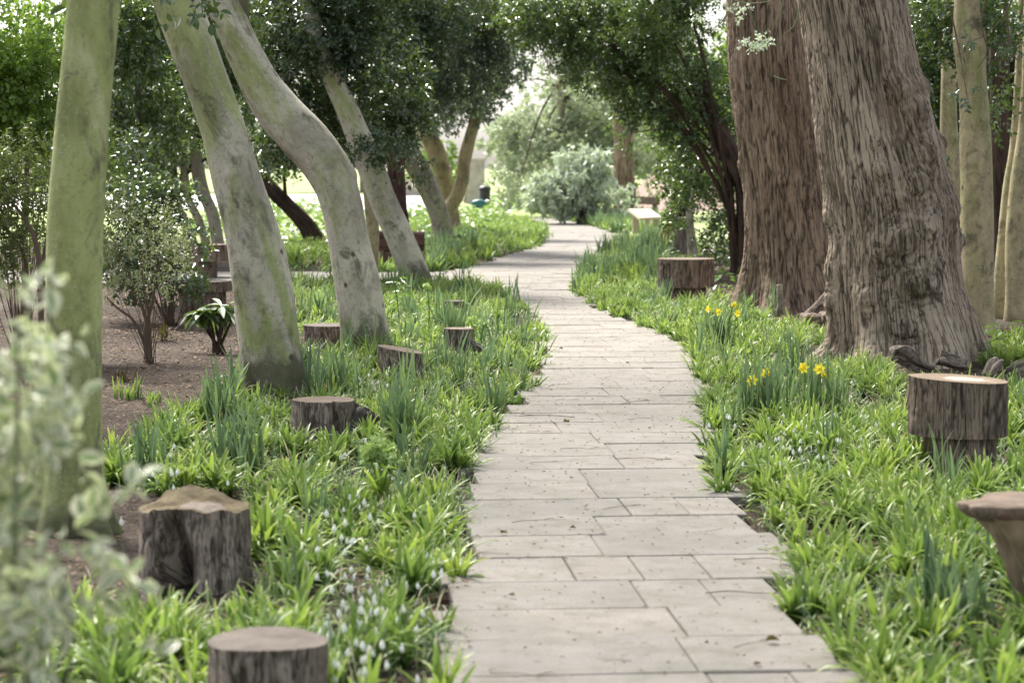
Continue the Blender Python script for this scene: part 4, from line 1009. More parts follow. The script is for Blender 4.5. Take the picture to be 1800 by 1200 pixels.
# small root lump left of stool R2
V, Fs, A_ = tube([[g[0] + .02, g[1], -.03, .035], [g[0], g[1], .1, .04], [g[0] + .01, g[1], .2, .045], [g[0], g[1], .25, .02]], 16, 18, disp_furrow(3, .01, (), .01, .1, 3, 25))
tag(link('wood_chunk', mkmesh('wood_chunk', V, Fs, M['bark_log'], True, A_)), 'small reddish wood chunk upright against the left side of the thick log stool', 'log piece')
# left back log seats
stool('log_stool', 'low log stool half hidden by the dark bush, behind the thick leaning trunk', 362, 488, 34, 76, .44, .22, 43, 'cut_brown')
stool('log_stool', 'squat grey log stool in front of the half hidden one, beside the rhododendron', 352, 560, 84, 104, .36, .1, 47, 'cut_grey')
# log bench behind trunk four (beam on two legs)
lb = thing('log_bench', 'brown log bench with dark gap beneath, behind the slimmer leaning trunk', 'bench')
g = G(703, 486); Yq = 31.6
hx = [P(664, 430, Yq), P(746, 430, Yq)]
V, Fs, A_ = tube([[hx[0][0], Yq, .42, .13], [hx[0][0] + .22, Yq, .42, .135], [hx[1][0] - .2, Yq, .42, .13], [hx[1][0], Yq, .42, .125]], 30, 40, lambda T, S, R, bk: disp_furrow(5, .012, (), 0, .1, 3, 18)(T, S, R, bk), (0, 0, 1))
link('seat', mkmesh('seat', V, Fs, M['bark_red'], True, A_), lb)
for x in (hx[0][0] + .1, hx[1][0] - .1):
    V, Fs, A_ = tube([[x, Yq, -.1, .08], [x, Yq, .1, .075], [x, Yq, .33, .075]], 16, 24, disp_furrow(6, .008, (), 0, .1, 3, 22)); link('leg', mkmesh('leg', V, Fs, M['bark_log'], True, A_), lb)
rebase(lb, (hx[0][0], Yq, 0))
# split-log bench between big trees
lb = thing('split_log_bench', 'bench of two split bark-covered logs between the two big brown trees', 'bench')
Yq = 19.4
for k, (a, b, top, bot) in enumerate([(1412, 1444, 553, 588), (1446, 1478, 550, 588)]):
    p0 = P(a, bot, Yq); p1 = P(b, top, Yq); w = p1[0] - p0[0]
    bobj('log', [box(((p0[0] + p1[0]) / 2, Yq + .14, (p0[2] + p1[2]) / 2), (w - .006, .34, p1[2] - p0[2]), .018, 0, 3 + k, .008)], M['bark_log'], lb)
q = P(1456, 600, Yq)
V, Fs, A_ = tube([[q[0], Yq + .2, -.1, .1], [q[0], Yq + .2, .06, .09], [q[0], Yq + .2, P(1456, 586, Yq)[2] + .02, .09]], 14, 24); link('leg', mkmesh('leg', V, Fs, M['bark_log'], True, A_), lb)
rebase(lb, (q[0], Yq, 0))
V, Fs, A_ = tube([[*P(1415, 545, 20.2)[:2], -.05, .09], [P(1440, 530, 20.3)[0], 20.3, .12, .10], [P(1462, 520, 20.4)[0], 20.4, .25, .09]], 24, 40, disp_furrow(9, .02, (), .02, .1, 4, 18))
tag(link('fallen_log', mkmesh('fallen_log', V, Fs, M['bark_log'], True, A_)), 'rough grey-brown log slanting behind the split-log bench', 'log')
# debris logs at the foot of the big tree
def debris(label, pts, rad, Y, seed, mat='bark_stump', name='fallen_branch', knob=()):
    K = [[P(a, b, Y)[0], Y + .02 * i, max(P(a, b, Y)[2], .01), w] for i, ((a, b), w) in enumerate(zip(pts, rad))]
    V, Fs, A = tube(K, 30, 24, lambda T, S, R, bk: disp_furrow(seed, .010, knob, 0, .1, 3, 22)(T, S, R, bk), (0, 0, 1))
    return tag(link(name, mkmesh(name, V, Fs, M[mat], True, A)), label, 'branch')
debris('thick gnarled piece of branch lying against the roots of the burled tree', [(1568, 622), (1590, 622), (1615, 640), (1640, 652)], [.035, .06, .045, .03], 15.9, 3, knob=[(60, .05, .04, .04)])
debris('cut reddish-brown branch end pointing at the verge, below the burled tree', [(1532, 632), (1545, 645), (1562, 662)], [.04, .042, .036], 15.7, 5, 'bark_log')
debris('thin grey branch lying on soil right of the gnarled piece', [(1652, 628), (1672, 634), (1700, 645)], [.035, .03, .022], 15.9, 7)
debris('short grey branch tilted beside the thick log stool, on bare soil', [(1738, 662), (1750, 645), (1762, 638)], [.03, .04, .035], 15.2, 9)
debris('pale dry stick on the soil behind the thick log stool', [(1770, 655), (1790, 646), (1812, 640)], [.012, .01, .008], 15.4, 11, 'bark_far')
debris('bare upright stick in front of the dark furrowed tree', [(1371, 556), (1372, 530), (1372, 500)], [.014, .013, .01], 20.6, 12, 'bark_far', 'upright_stick')
# dirt heap under the log debris
# carved seat at right edge
cs = thing('carved_seat', 'carved wooden seat with jagged flat top on tapering stem, cut by right edge', 'seat')
def carved():
    Yc = 7.15; cx = P(1822, 900, Yc)[0]; zt = P(1800, 880, Yc)[2]
    ns, nr = 120, 40; th = np.linspace(0, 2 * PI, ns, endpoint=False); t = np.linspace(0, 1, nr); TH, T = np.meshgrid(th, t)
    zz = .0 + (zt - .035 + .0) * T; 
    rad = np.interp(T, [0, .18, .3, .5, .75, 1], [.055, .06, .075, .105, .15, .205])
    cxs = cx + np.interp(T, [0, .3, 1], [.015, .01, 0])
    rad = rad * (1 + .1 * np.cos(4 * TH + 2 * T) * T) * (1 + .35 * fbm(st(np.cos(TH), np.sin(TH), T * .7) * 2.2, 3, 3)) + .012 * fbm(st(np.cos(TH) * .5, np.sin(TH) * .5, T * .15) * 26, 3, 3)
    bk = st(np.cos(TH) * .1, np.sin(TH) * .1, zz)
    V = st(cxs + np.cos(TH) * rad, Yc + np.sin(TH) * rad * .9, zz - (zt * .0))
    V[0, :, 2] -= .12
    a = np.arange(nr * ns).reshape(nr, ns); b = np.roll(a, -1, 1)
    link('stem', mkmesh('stem', V.reshape(-1, 3), np.stack([a[:-1], b[:-1], b[1:], a[1:]], -1).reshape(-1, 4), M['carved'], True, {'bk': bk.reshape(-1, 3), 'crack': np.zeros(nr * ns)}), cs)
    # top slab
    m = 6; Vt = []; r0 = .225 * (1 + .22 * vn(st(np.cos(th) * 2.2, np.sin(th) * 2.2, 0 * th), 12) + .12 * vn(st(np.cos(th) * 6, np.sin(th) * 6, 0 * th), 13) + .10 * np.exp(-((th - PI) / .25) ** 2))
    for z, k in ((zt - .05, .86), (zt - .03, .97), (zt - .006, 1.0), (zt, .98), (zt + .002, .6), (zt, .05)):
        Vt.append(st(cx + np.cos(th) * r0 * k, Yc + np.sin(th) * r0 * k * .85, np.full(ns, z)))
    Vt = np.array(Vt); a = np.arange(m * ns).reshape(m, ns); b = np.roll(a, -1, 1)
    bk = Vt - np.array([cx, Yc, zt]); 
    link('seat_top', mkmesh('seat_top', Vt.reshape(-1, 3), np.stack([a[:-1], b[:-1], b[1:], a[1:]], -1).reshape(-1, 4), M['cut_brown'], True, {'bk': bk.reshape(-1, 3), 'crack': np.zeros(m * ns)}), cs)
    rebase(cs, (cx, Yc, 0)); BLOCK.append((cx, Yc, .12))
carved()
# red board and stump far right verge
t, c, r = stump('leaning_stump', 'pale grey tapering stump behind the dark log stool, by the red board', 1203, 446, 44, .62, 51, 'cut_grey', Y=37.5, rf=lambda TH, T: 1.1 - .45 * T)
o = bobj('red_board', [box((0, 0, 0), (.42, .03, .5), .008)], M['redboard']); q = P(1186, 410, 38.2); o.location = (q[0], 38.2, .33); o.rotation_euler = (math.radians(-12), math.radians(28), 0)
tag(o, 'small dark red board leaning beside the tapering stump', 'board')

# ------------------------------------------------------------------ plants on the verges
BLOCK += FRONT
def pip(px, py, poly):
    ins = np.zeros(len(px), bool); n = len(poly); j = n - 1
    for i in range(n):
        xi, yi = poly[i]; xj, yj = poly[j]
        c = ((yi > py) != (yj > py)) & (px < (xj - xi) * (py - yi) / (yj - yi + 1e-9) + xi); ins ^= c; j = i
    return ins
for (K_, rr_) in ((K1, .2), (K2, .2), (K3, .18), (K4, .18), (KA, .62), (KB, .55)): BLOCK.append((K_[1][0], K_[1][1], rr_))
Z_R = [(960, 498), (1160, 500), (1320, 548), (1450, 604), (1540, 655), (1620, 690), (1800, 700), (2300, 720), (2600, 2200), (1300, 2200), (1100, 800)]
Z_L = [(190, 800), (300, 745), (400, 690), (450, 655), (520, 640), (545, 600), (520, 560), (495, 500), (860, 499), (1000, 600), (960, 1200), (800, 2200), (-200, 2200), (250, 1300), (330, 1050), (455, 1020), (440, 870), (250, 870), (185, 860)]
Z_LL = [(180, 1030), (340, 1050), (330, 1300), (0, 1300), (-100, 1100)]
Z_B = [(440, 425), (600, 430), (700, 440), (735, 425), (835, 440), (830, 474), (740, 479), (440, 479)]
Z_Y = [(800, 395), (860, 385), (950, 388), (965, 420), (940, 436), (860, 455), (810, 450), (700, 455), (690, 400)]
Z_RT = [(1040, 400), (1090, 385), (1160, 415), (1170, 440), (1160, 500), (1000, 500), (1000, 470), (1060, 440)]
Z_RF = [(960, 380), (1110, 372), (1180, 395), (1120, 420), (1060, 402)]
Z_LFAR = [(850, 360), (945, 368), (990, 381), (900, 384), (850, 380)]
Z_RB = [(1560, 590), (1640, 600), (1800, 600), (2000, 610), (2000, 655), (1760, 648), (1700, 640)]
def place(N, y0, y1, zones, seed, gapn=.0, margin=-.01):
    """random world points inside image-derived ground zones, free of path and stumps"""
    r = np.random.default_rng(seed)
    # area-uniform in a wedge
    y = np.sqrt(r.random(N) * (y1 ** 2 - y0 ** 2) + y0 ** 2); x = (r.random(N) * 2 - 1) * .33 * y
    px, py = to_px(x, y)
    k = np.zeros(N, bool)
    for z in zones: k |= pip(px, py, z)
    k &= ~on_path(x, y, margin)
    for (bx_, by_, br) in BLOCK: k &= (x - bx_) ** 2 + (y - by_) ** 2 > br * br
    k &= fbm(st(x * 1.7, y * 1.7, 0 * x), seed, 2) + .3 * r.random(N) > gapn
    return x[k], y[k], r
def blades(bx_, by_, r, n_per, L, W, spread, lean, curl, seg=5, Lvar=.3, tint=None, base=None):
    n = len(bx_); m = n * n_per
    X = np.repeat(bx_, n_per) + r.normal(size=m) * spread; Y = np.repeat(by_, n_per) + r.normal(size=m) * spread
    Z = np.repeat(gz(bx_, by_), n_per) - .01
    az = r.random(m) * 2 * PI; sc = np.repeat(r.uniform(.75, 1.25, n), n_per)
    ln = L * sc * (1 + Lvar * (r.random(m) * 2 - 1)); wd = W * np.repeat(r.uniform(.8, 1.2, n), n_per) * r.uniform(.75, 1.2, m)
    le = np.abs(r.normal(size=m)) * lean; cu = np.abs(r.normal(size=m)) * curl + .05
    az = np.where(r.random(m) < .5, az, az)
    t = np.linspace(0, 1, seg + 1); phi = le[:, None] + cu[:, None] * (t[None] ** 1.6)
    dl = ln[:, None] / seg
    hor = np.cumsum(np.c_[np.zeros(m), (np.sin(phi[:, 1:]) * dl)], 1); ver = np.cumsum(np.c_[np.zeros(m), (np.cos(phi[:, 1:]) * dl)], 1)
    dx, dy = np.cos(az), np.sin(az)
    tw = r.uniform(-.9, .9, m); sx = -np.sin(az + tw); sy = np.cos(az + tw)
    w = wd[:, None] * np.interp(t, [0, .3, .7, .9, 1], [.55, .95, 1, .6, .08])[None] / 2
    cxx = X[:, None] + hor * dx[:, None]; cyy = Y[:, None] + hor * dy[:, None]; czz = Z[:, None] + ver
    cz2 = czz + w * .45
    A = st(cxx + sx[:, None] * w, cyy + sy[:, None] * w, cz2); B = st(cxx, cyy, czz); C = st(cxx - sx[:, None] * w, cyy - sy[:, None] * w, cz2)
    V = np.stack([A, B, C], 2).reshape(-1, 3)
    k = (seg + 1) * 3; b = np.arange(m)[:, None] * k; Q = []
    for i in range(seg):
        Q.append(b + np.array([3 * i, 3 * i + 1, 3 * i + 4, 3 * i + 3])); Q.append(b + np.array([3 * i + 1, 3 * i + 2, 3 * i + 5, 3 * i + 4]))
    tt = np.tile(np.repeat(t, 3), m); tn = np.repeat(np.repeat(r.random(n), n_per), k)
    return V, [np.concatenate(Q, 0)], {'t': tt, 'tint': tn}
def stuff(name, parts, mat, label):
    V, Fs, A = merge(parts); o = link(name, mkmesh(name, V, Fs, mat, True, A)); o['kind'] = 'stuff'; o['label'] = label; return o
bl = []
ALL_R = [Z_R, Z_L, Z_LL, Z_Y, Z_RT, Z_RB, Z_B]
x, y, r = place(1650, 4.3, 13, [Z_R], 201, -.16); bl.append(blades(x, y, r, 32, .18, .0175, .018, .5, .95, 6))
x, y, r = place(1600, 4.3, 13, [Z_L, Z_LL], 206, -.02); bl.append(blades(x, y, r, 32, .18, .0175, .018, .5, .95, 6))
x, y, r = place(5600, 13, 29, [Z_R, Z_RB], 202, -.2); bl.append(blades(x, y, r, 28, .17, .0165, .022, .45, .85, 4))
x, y, r = place(5200, 13, 29, [Z_L], 207, -.08); bl.append(blades(x, y, r, 28, .17, .0165, .022, .45, .85, 4))
x, y, r = place(9000, 28, 62, [Z_Y, Z_RT, Z_RF, Z_B, Z_LFAR], 203, -.4); bl.append(blades(x, y, r, 16, .25, .02, .05, .4, .7, 3))
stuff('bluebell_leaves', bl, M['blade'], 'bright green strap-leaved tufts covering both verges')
bl = []
x, y, r = place(2800, 4.3, 13, [Z_R, Z_L, Z_LL], 211, -.2); bl.append(blades(x, y, r, 11, .115, .008, .025, .5, 1.2, 5))
x, y, r = place(7000, 13, 29, [Z_R, Z_L], 212, -.05); bl.append(blades(x, y, r, 12, .14, .009, .04, .5, 1.0, 4))
stuff('snowdrop_leaves', bl, M['blade2'], 'low narrow grey-green blades with pale tips between the tufts')
bl = []
x, y, r = place(170, 4.3, 13, [Z_R, Z_L], 221, .1); bl.append(blades(x, y, r, 9, .24, .013, .022, .12, .25, 5))
x, y, r = place(800, 13, 29, [Z_R, Z_L], 222, .08); bl.append(blades(x, y, r, 12, .30, .015, .035, .14, .28, 4))
x, y, r = place(3500, 28, 62, [[(740, 420), (835, 430), (830, 478), (740, 478)], Z_RT, Z_RF, Z_LFAR], 223, -.5); bl.append(blades(x, y, r, 18, .36, .022, .06, .16, .3, 3))
for (a, b) in [(790, 600), (775, 590), (805, 598), (720, 770), (690, 775), (560, 700), (590, 705), (250, 850), (1660, 1100), (1640, 1090), (400, 830), (430, 830), (1690, 1110), (1340, 735), (1365, 745), (375, 745), (380, 748)]:
    g = G(a, b); bl.append(blades(np.array([g[0], g[0] + .04]), np.array([g[1], g[1] + .03]), np.random.default_rng(a), 14, .36 if b < 900 else .24, .017, .04, .2, .3, 5))
stuff('daffodil_leaves', bl, M['blade3'], 'upright blue-green blades standing above the tufts')
bl = []
x, y, r = place(3000, 4.3, 26, [Z_R, Z_L, Z_LL], 231, -.1); bl.append(blades(x, y, r, 4, .15, .006, .05, 1.0, 1.0, 4))
stuff('withered_blades', bl, M['dry'], 'pale withered blades lying among the green tufts')
# small tufts on bare soil
bl = []
for (a, b) in [(208, 700), (228, 702), (270, 706), (240, 700), (262, 712)]:
    g = G(a, b); bl.append(blades(np.array([g[0]]), np.array([g[1]]), np.random.default_rng(a), 16, .12, .009, .02, .2, .3, 4))
stuff('sprouting_tufts', bl, M['blade'], 'few small green tufts sprouting from bare soil on the left')
# broad-leaved ground cover
def cover(zone, y0, y1, N, L, W, mat, seed, z=.1, name='ivy_cover', label='', gap=-.3):
    x, y, r = place(N, y0, y1, zone, seed, gap, .05); n = len(x)
    zz = gz(x, y) + z * (.3 + r.random(n)); C = st(x, y, zz)
    az = r.random(n) * 2 * PI; D = unit(st(np.cos(az), np.sin(az), r.uniform(-.5, .3, n))); N_ = unit(r.normal(size=(n, 3)) * .35 + np.array([0, 0, 1]))
    V, Q, e = leaf_verts(C, D, N_, L * r.uniform(.6, 1.3, n), W * r.uniform(.7, 1.2, n), 4)
    k = len(V) // n; o = link(name, mkmesh(name, V, Q, mat, True, {'tint': np.repeat(r.random(n), k), 'edge': e})); o['kind'] = 'stuff'; o['label'] = label
cover([[(690, 372), (800, 368), (880, 385), (880, 420), (800, 448), (690, 440)]], 34, 72, 26000, .14, .11, M['ivy'], 241, .22, label='bright ivy carpet around the V-shaped trunks')
cover([[(420, 345), (560, 350), (620, 380), (620, 440), (420, 440), (330, 420)]], 34, 84, 30000, .16, .12, M['ivy'], 242, .25, label='sunlit ivy carpet seen between the thick leaning trunks')
cover([[(1160, 425), (1310, 440), (1320, 520), (1260, 520), (1160, 470)]], 24, 42, 9000, .11, .08, M['ivy'], 243, .14, label='glossy ground cover behind the dark log stool')
cover([[(1560, 600), (1640, 596), (1800, 606), (2000, 610), (2000, 645), (1760, 640), (1700, 640)]], 15, 22, 7000, .10, .05, M['ivy'], 244, .16, label='leafy green ground cover right of the burled tree')
cover([[(1040, 370), (1190, 378), (1190, 412), (1100, 412)]], 44, 66, 9000, .14, .1, M['whiteleaf'], 245, .15, label='pale green ground cover around the far wooden bench')
cover([Z_LFAR, [(860, 345), (1000, 362), (1000, 378), (860, 378)]], 60, 100, 14000, .25, .15, M['ivy'], 246, .25, label='soft greenery beyond the far end of the path')
# leaf litter
SOIL = [(-400, 470), (480, 480), (560, 560), (640, 640), (480, 740), (200, 860), (200, 1020), (430, 1060), (300, 1300), (-400, 1300)]
def litter(zone, y0, y1, N, seed, L=.045):
    x, y, r = place(N, y0, y1, zone, seed, -.2, -.02); n = len(x); C = st(x, y, gz(x, y) + .012 + .015 * r.random(n))
    az = r.random(n) * 2 * PI; D = unit(st(np.cos(az), np.sin(az), r.uniform(-.1, .35, n))); N_ = unit(r.normal(size=(n, 3)) * .3 + np.array([0, 0, 1]))
    V, Q, e = leaf_verts(C, D, N_, L * r.uniform(.3, 1.2, n), L * .55 * r.uniform(.5, 1.2, n), 5, -.3)
    return V, [Q], {'tint': np.repeat(r.random(n) ** 1.7, 15), 'edge': e}
stuff('leaf_litter', [litter([SOIL], 4.3, 31, 26000, 251), litter([Z_R, Z_L, Z_LL], 4.3, 20, 14000, 252), litter([[(1430, 600), (2000, 560), (2000, 720), (1600, 700)], [(1150, 440), (1340, 440), (1330, 540), (1180, 540)]], 14, 40, 9000, 253, .07)], M['litter'], 'brown dead leaves scattered on the soil')

# ------------------------------------------------------------------ flowers
def star(c, d, R, n=6, w=.42, back=.15):
    """petals around axis d at c"""
    d = unit(np.array(d, float)); a = unit(np.cross(d, [0, 0, 1.01])); b = np.cross(d, a); V = []; Q = []
    for k in range(n):
        th = 2 * PI * k / n + .2; u = a * math.cos(th) + b * math.sin(th); v = np.cross(d, u); o = len(V)
        V += [c + u * R * .1, c + u * R * .55 + v * R * w * .5 - d * R * .02, c + u * R - d * R * back, c + u * R * .55 - v * R * w * .5 - d * R * .02, c + u * R * .5 + d * R * .06]
        Q += [(o, o + 1, o + 4), (o + 1, o + 2, o + 4), (o + 2, o + 3, o + 4), (o + 3, o, o + 4)]
    return np.array(V), [np.array(Q)], {}
def trumpet(c, d, r, L):
    d = unit(np.array(d, float)); K = [[*(c), r * .55], [*(c + d * L * .5), r * .65], [*(c + d * L * .85), r * .85], [*(c + d * L), r * 1.15]]
    V, Fs, A = tube(K, 8, 12, lambda T, S, R, bk: .12 * r * np.cos(T * 6) * (S > L * .8), (0.3, .2, 1), False); return V, Fs, {}
def daff(label, base, blooms, seed):
    g = G(*base); t = thing('daffodil_clump', label, 'flowers', 'daffodils on the right verge'); r = np.random.default_rng(seed); sp = []
    for (a, b) in blooms:
        Y = g[1] + r.uniform(-.08, .08); p = P(a, b, Y)
        yaw = r.uniform(-1.1, 1.1); d = np.array([math.sin(yaw), -math.cos(yaw), r.uniform(-.25, .25)])
        root = np.array([p[0] + r.uniform(-.05, .05), Y + .05, 0]); 
        sp.append(tube([[*root, .004], [*((root + p) / 2 + np.array([.01, .02, 0])), .0035], [*(p - d * .03 + np.array([0, 0, .012])), .003], [*(p - d * .01), .003]], 12, 6))
        fl = link('flower', mkmesh('flower', *star(p, d, .038, 6, .62)[:2], M['yellow'], False), t)
        link('trumpet', mkmesh('trumpet', *trumpet(p, d, .010, .025)[:2], M['orange'], True), fl)
    V, Fs, A = merge(sp); link('stem', mkmesh('stem', V, Fs, M['stem'], True, A), t)
    n = 4; bx_ = g[0] + r.uniform(-.14, .14, n); by_ = g[1] + r.uniform(-.08, .12, n)
    V, Fs, A = blades(bx_, by_, r, 24, .34, .014, .03, .13, .25, 5); link('foliage', mkmesh('foliage', V, Fs, M['blade3'], True, A), t)
    rebase(t, (g[0], g[1], 0))
daff('four yellow daffodils in front of the dark furrowed tree, farthest back of the daffodils', (1275, 606), [(1244, 543), (1263, 548), (1291, 536), (1297, 550)], 1)
daff('two yellow daffodils nearest the path edge, left of the burled tree', (1345, 742), [(1322, 668), (1346, 656)], 2)
daff('three yellow daffodils below the left roots of the burled tree', (1430, 744), [(1412, 646), (1440, 648), (1451, 659)], 3)

def snowdrop_master():
    h = .155
    V1, F1, A1 = tube([[0, 0, -.02, .0014], [0, 0, h * .6, .0013], [.004, 0, h * .93, .0012], [.014, 0, h, .001], [.024, 0, h * .97, .0008]], 12, 5)
    me1 = mkmesh('snowdrop', V1, F1, M['stem'], True, {})
    c = np.array([.024, 0, h * .96]); V = []; Q = []
    K = [[*c, .002], [c[0], 0, c[2] - .007, .004], [c[0], 0, c[2] - .015, .0075], [c[0], 0, c[2] - .023, .0075], [c[0], 0, c[2] - .028, .004]]
    V2, F2, A2 = tube(K, 12, 12, lambda T, S, R, bk: .0015 * np.cos(3 * T) * np.sin(np.clip(S / .028, 0, 1) * PI))
    me2 = mkmesh('flower', V2, F2, M['white'], True, {})
    return me1, me2
sd1, sd2 = snowdrop_master()
r = random.Random(3)
regions = [('snowdrop', 'nodding white snowdrop in the drift along the left path edge', 'snowdrops along the left path edge', 120, [(520, 900), (640, 870), (790, 880), (790, 1000), (760, 1130), (740, 1240), (520, 1240), (560, 1000)]),
           ('snowdrop', 'white snowdrop among the stumps left of the path', 'snowdrops among the left stumps', 50, [(560, 640), (880, 560), (900, 640), (840, 720), (800, 800), (560, 830)]),
           ('snowdrop', 'white snowdrop at the edge of the bare soil on the left', 'snowdrops on bare soil', 16, [(185, 760), (400, 700), (500, 800), (400, 950), (300, 1100), (180, 1090), (230, 880)]),
           ('snowdrop', 'white snowdrop on the right verge near the daffodils', 'snowdrops on the right verge', 70, [(1080, 540), (1250, 640), (1560, 690), (1580, 760), (1400, 860), (1250, 790), (1240, 660)])]
first = True
for nm, lab, grp, cnt, poly in regions:
    xs = [p[0] for p in poly]; ys = [p[1] for p in poly]; k = 0; tries = 0
    centers = []
    while k < cnt and tries < 20000:
        tries += 1
        if centers and r.random() < .55: cx_, cy_ = r.choice(centers); a = cx_ + r.gauss(0, 34); b = cy_ + r.gauss(0, 22)
        else: a = r.uniform(min(xs), max(xs)); b = r.uniform(min(ys), max(ys))
        if not pip(np.array([a]), np.array([b]), poly)[0]: continue
        g = G(a, b + 40 * (b - 290) / 700)
        if on_path(np.array([g[0]]), np.array([g[1]]), .03)[0] or any((g[0] - q[0]) ** 2 + (g[1] - q[1]) ** 2 < q[2] ** 2 for q in BLOCK): continue
        centers.append((a, b)); k += 1
        o = link('snowdrop', sd1); f = link('flower', sd2, o)
        o.location = (g[0], g[1], float(gz(g[0], g[1]))); o.rotation_euler = (r.uniform(-.15, .15), r.uniform(-.15, .15), r.uniform(0, 6.28)); s = r.uniform(.75, 1.1); o.scale = (s, s, s)
        tag(o, lab, 'flower', grp)
# hellebores
def hellebore(label, foot, heads, seed, hs=.05):
    g = G(*foot); t = thing('hellebore', label, 'plant'); rr = np.random.default_rng(seed); sp = []
    for (a, b) in heads:
        p = P(a, b, g[1]); sp.append(tube([[g[0], g[1], -.02, .007], [*((np.array([g[0], g[1], 0]) + p) / 2 + np.array([.015, 0, 0])), .006], [*p, .004]], 14, 7))
        parts = []
        for _ in range(20):
            d = unit(rr.normal(size=3) + np.array([0, -.4, -.3])); c = p + np.clip(rr.normal(size=3), -1.1, 1.1) * hs * .62
            v, f, _a = star(c, d, .022, 5, .8, -.45); parts.append((v, f, {'tint': rr.random(len(v)) * .3 + rr.random() * .6}))
        V, Fs, A = merge(parts); link('flower_head', mkmesh('flower_head', V, Fs, M['hellebore'], False, A), t)
    V, Fs, A = merge(sp); link('stem', mkmesh('stem', V, Fs, M['stem'], True, A), t)
    n = 22; hgt = P(heads[0][0], heads[0][1], g[1])[2]; az = rr.random(n) * 6.28; C = st(g[0] + 0 * az, g[1] + 0 * az, rr.uniform(.2, .85, n) * hgt)
    D = unit(st(np.cos(az), np.sin(az), rr.uniform(-.2, .3, n))); V, Q, e = leaf_verts(C, D, np.tile([0, 0, 1.], (n, 1)) + rr.normal(size=(n, 3)) * .2, rr.uniform(.08, .14, n), rr.uniform(.018, .03, n), 5)
    link('foliage', mkmesh('foliage', V, Q, M['lime'], True, {'tint': np.repeat(rr.random(n), 15), 'edge': e}), t)
    rebase(t, (g[0], g[1], 0))
hellebore('tallest pale green hellebore, its head left of the slimmer leaning trunk', (703, 575), [(686, 468)], 1, .042)
hellebore('pale green hellebore head by the foot of the slimmer leaning trunk', (752, 590), [(751, 505)], 2, .036)
hellebore('low yellowish-green hellebore above the half-hidden little stump piece, near the path', (832, 622), [(828, 565), (850, 572)], 3, .045)
hellebore('large pale green hellebore in front of the broad dark splitting stump', (665, 880), [(660, 782), (680, 795), (648, 800)], 4, .04)
# rhododendron plant
def rhodo(label, g, h, stems, seed, L=.16):
    t = thing('rhododendron', label, 'plant'); rr = np.random.default_rng(seed); sp = []; Cs = []; Ds = []; Ns = []
    for k in range(stems):
        e = np.array([g[0] + rr.uniform(-.2, .2), g[1] + rr.uniform(-.15, .15), h * rr.uniform(.75, 1.1)])
        sp.append(tube([[g[0] + rr.uniform(-.05, .05), g[1], -.03, .018], [*((np.array([g[0], g[1], 0]) + e) / 2), .011], [*e, .006]], 14, 8))
        for j in range(12):
            az = j * 2.4 + rr.random(); Cs.append(e); Ds.append([math.cos(az), math.sin(az), rr.uniform(-1.2, .5)]); Ns.append([rr.normal() * .3, rr.normal() * .3, 1])
    V, Fs, A = merge(sp); link('stem', mkmesh('stem', V, Fs, M['bark_darktree'], True, A), t)
    n = len(Cs); V, Q, e_ = leaf_verts(np.array(Cs), unit(np.array(Ds)), np.array(Ns, float), L * rr.uniform(.7, 1.2, n), L * .27 * rr.uniform(.8, 1.2, n), 5)
    link('foliage', mkmesh('foliage', V, Q, M['rhodo'], True, {'tint': np.repeat(rr.random(n), 15), 'edge': e_}), t); rebase(t, (g[0], g[1], 0))
rhodo('small rhododendron with drooping leathery leaves left of the thick leaning trunk', G(385, 615), .33, 7, 5, .19)
rhodo('low leathery seedling at the foot of the thick leaning trunk', G(395, 695), .1, 3, 6, .12)
# dead fern clumps
def dead_plant(label, px, py, h, seed):
    g = G(px, py); t = thing('withered_plant', label, 'plant', 'withered plants'); rr = np.random.default_rng(seed)
    V, Fs, A = blades(np.array([g[0]]), np.array([g[1]]), rr, 26, h, .016, .03, .7, 1.3, 5); A = {'tint': A['tint'] * 0 + rr.random(len(A['t'])) * .7, 'edge': A['t']}
    link('foliage', mkmesh('foliage', V, Fs, M['litter'], True, A), t)
    V, Fs, A = merge([tube([[g[0], g[1], -.02, .006], [g[0] + .02, g[1], h * .4, .005], [g[0] + .03, g[1], h * .8, .003]], 8, 5)]); link('stem', mkmesh('stem', V, Fs, M['twig'], True, A), t); rebase(t, (g[0], g[1], 0))
dead_plant('rust-brown withered plant on the right verge just past the path bend', 1078, 512, .2, 1)
dead_plant('rust-brown withered plant left of the dark log stool', 1130, 488, .16, 2)
dead_plant('brown withered plant on bare soil beside the rhododendron', 290, 598, .16, 3)
dead_plant('small brown withered plant on bare soil, below the airy cream-leaved shrub', 218, 662, .12, 4)
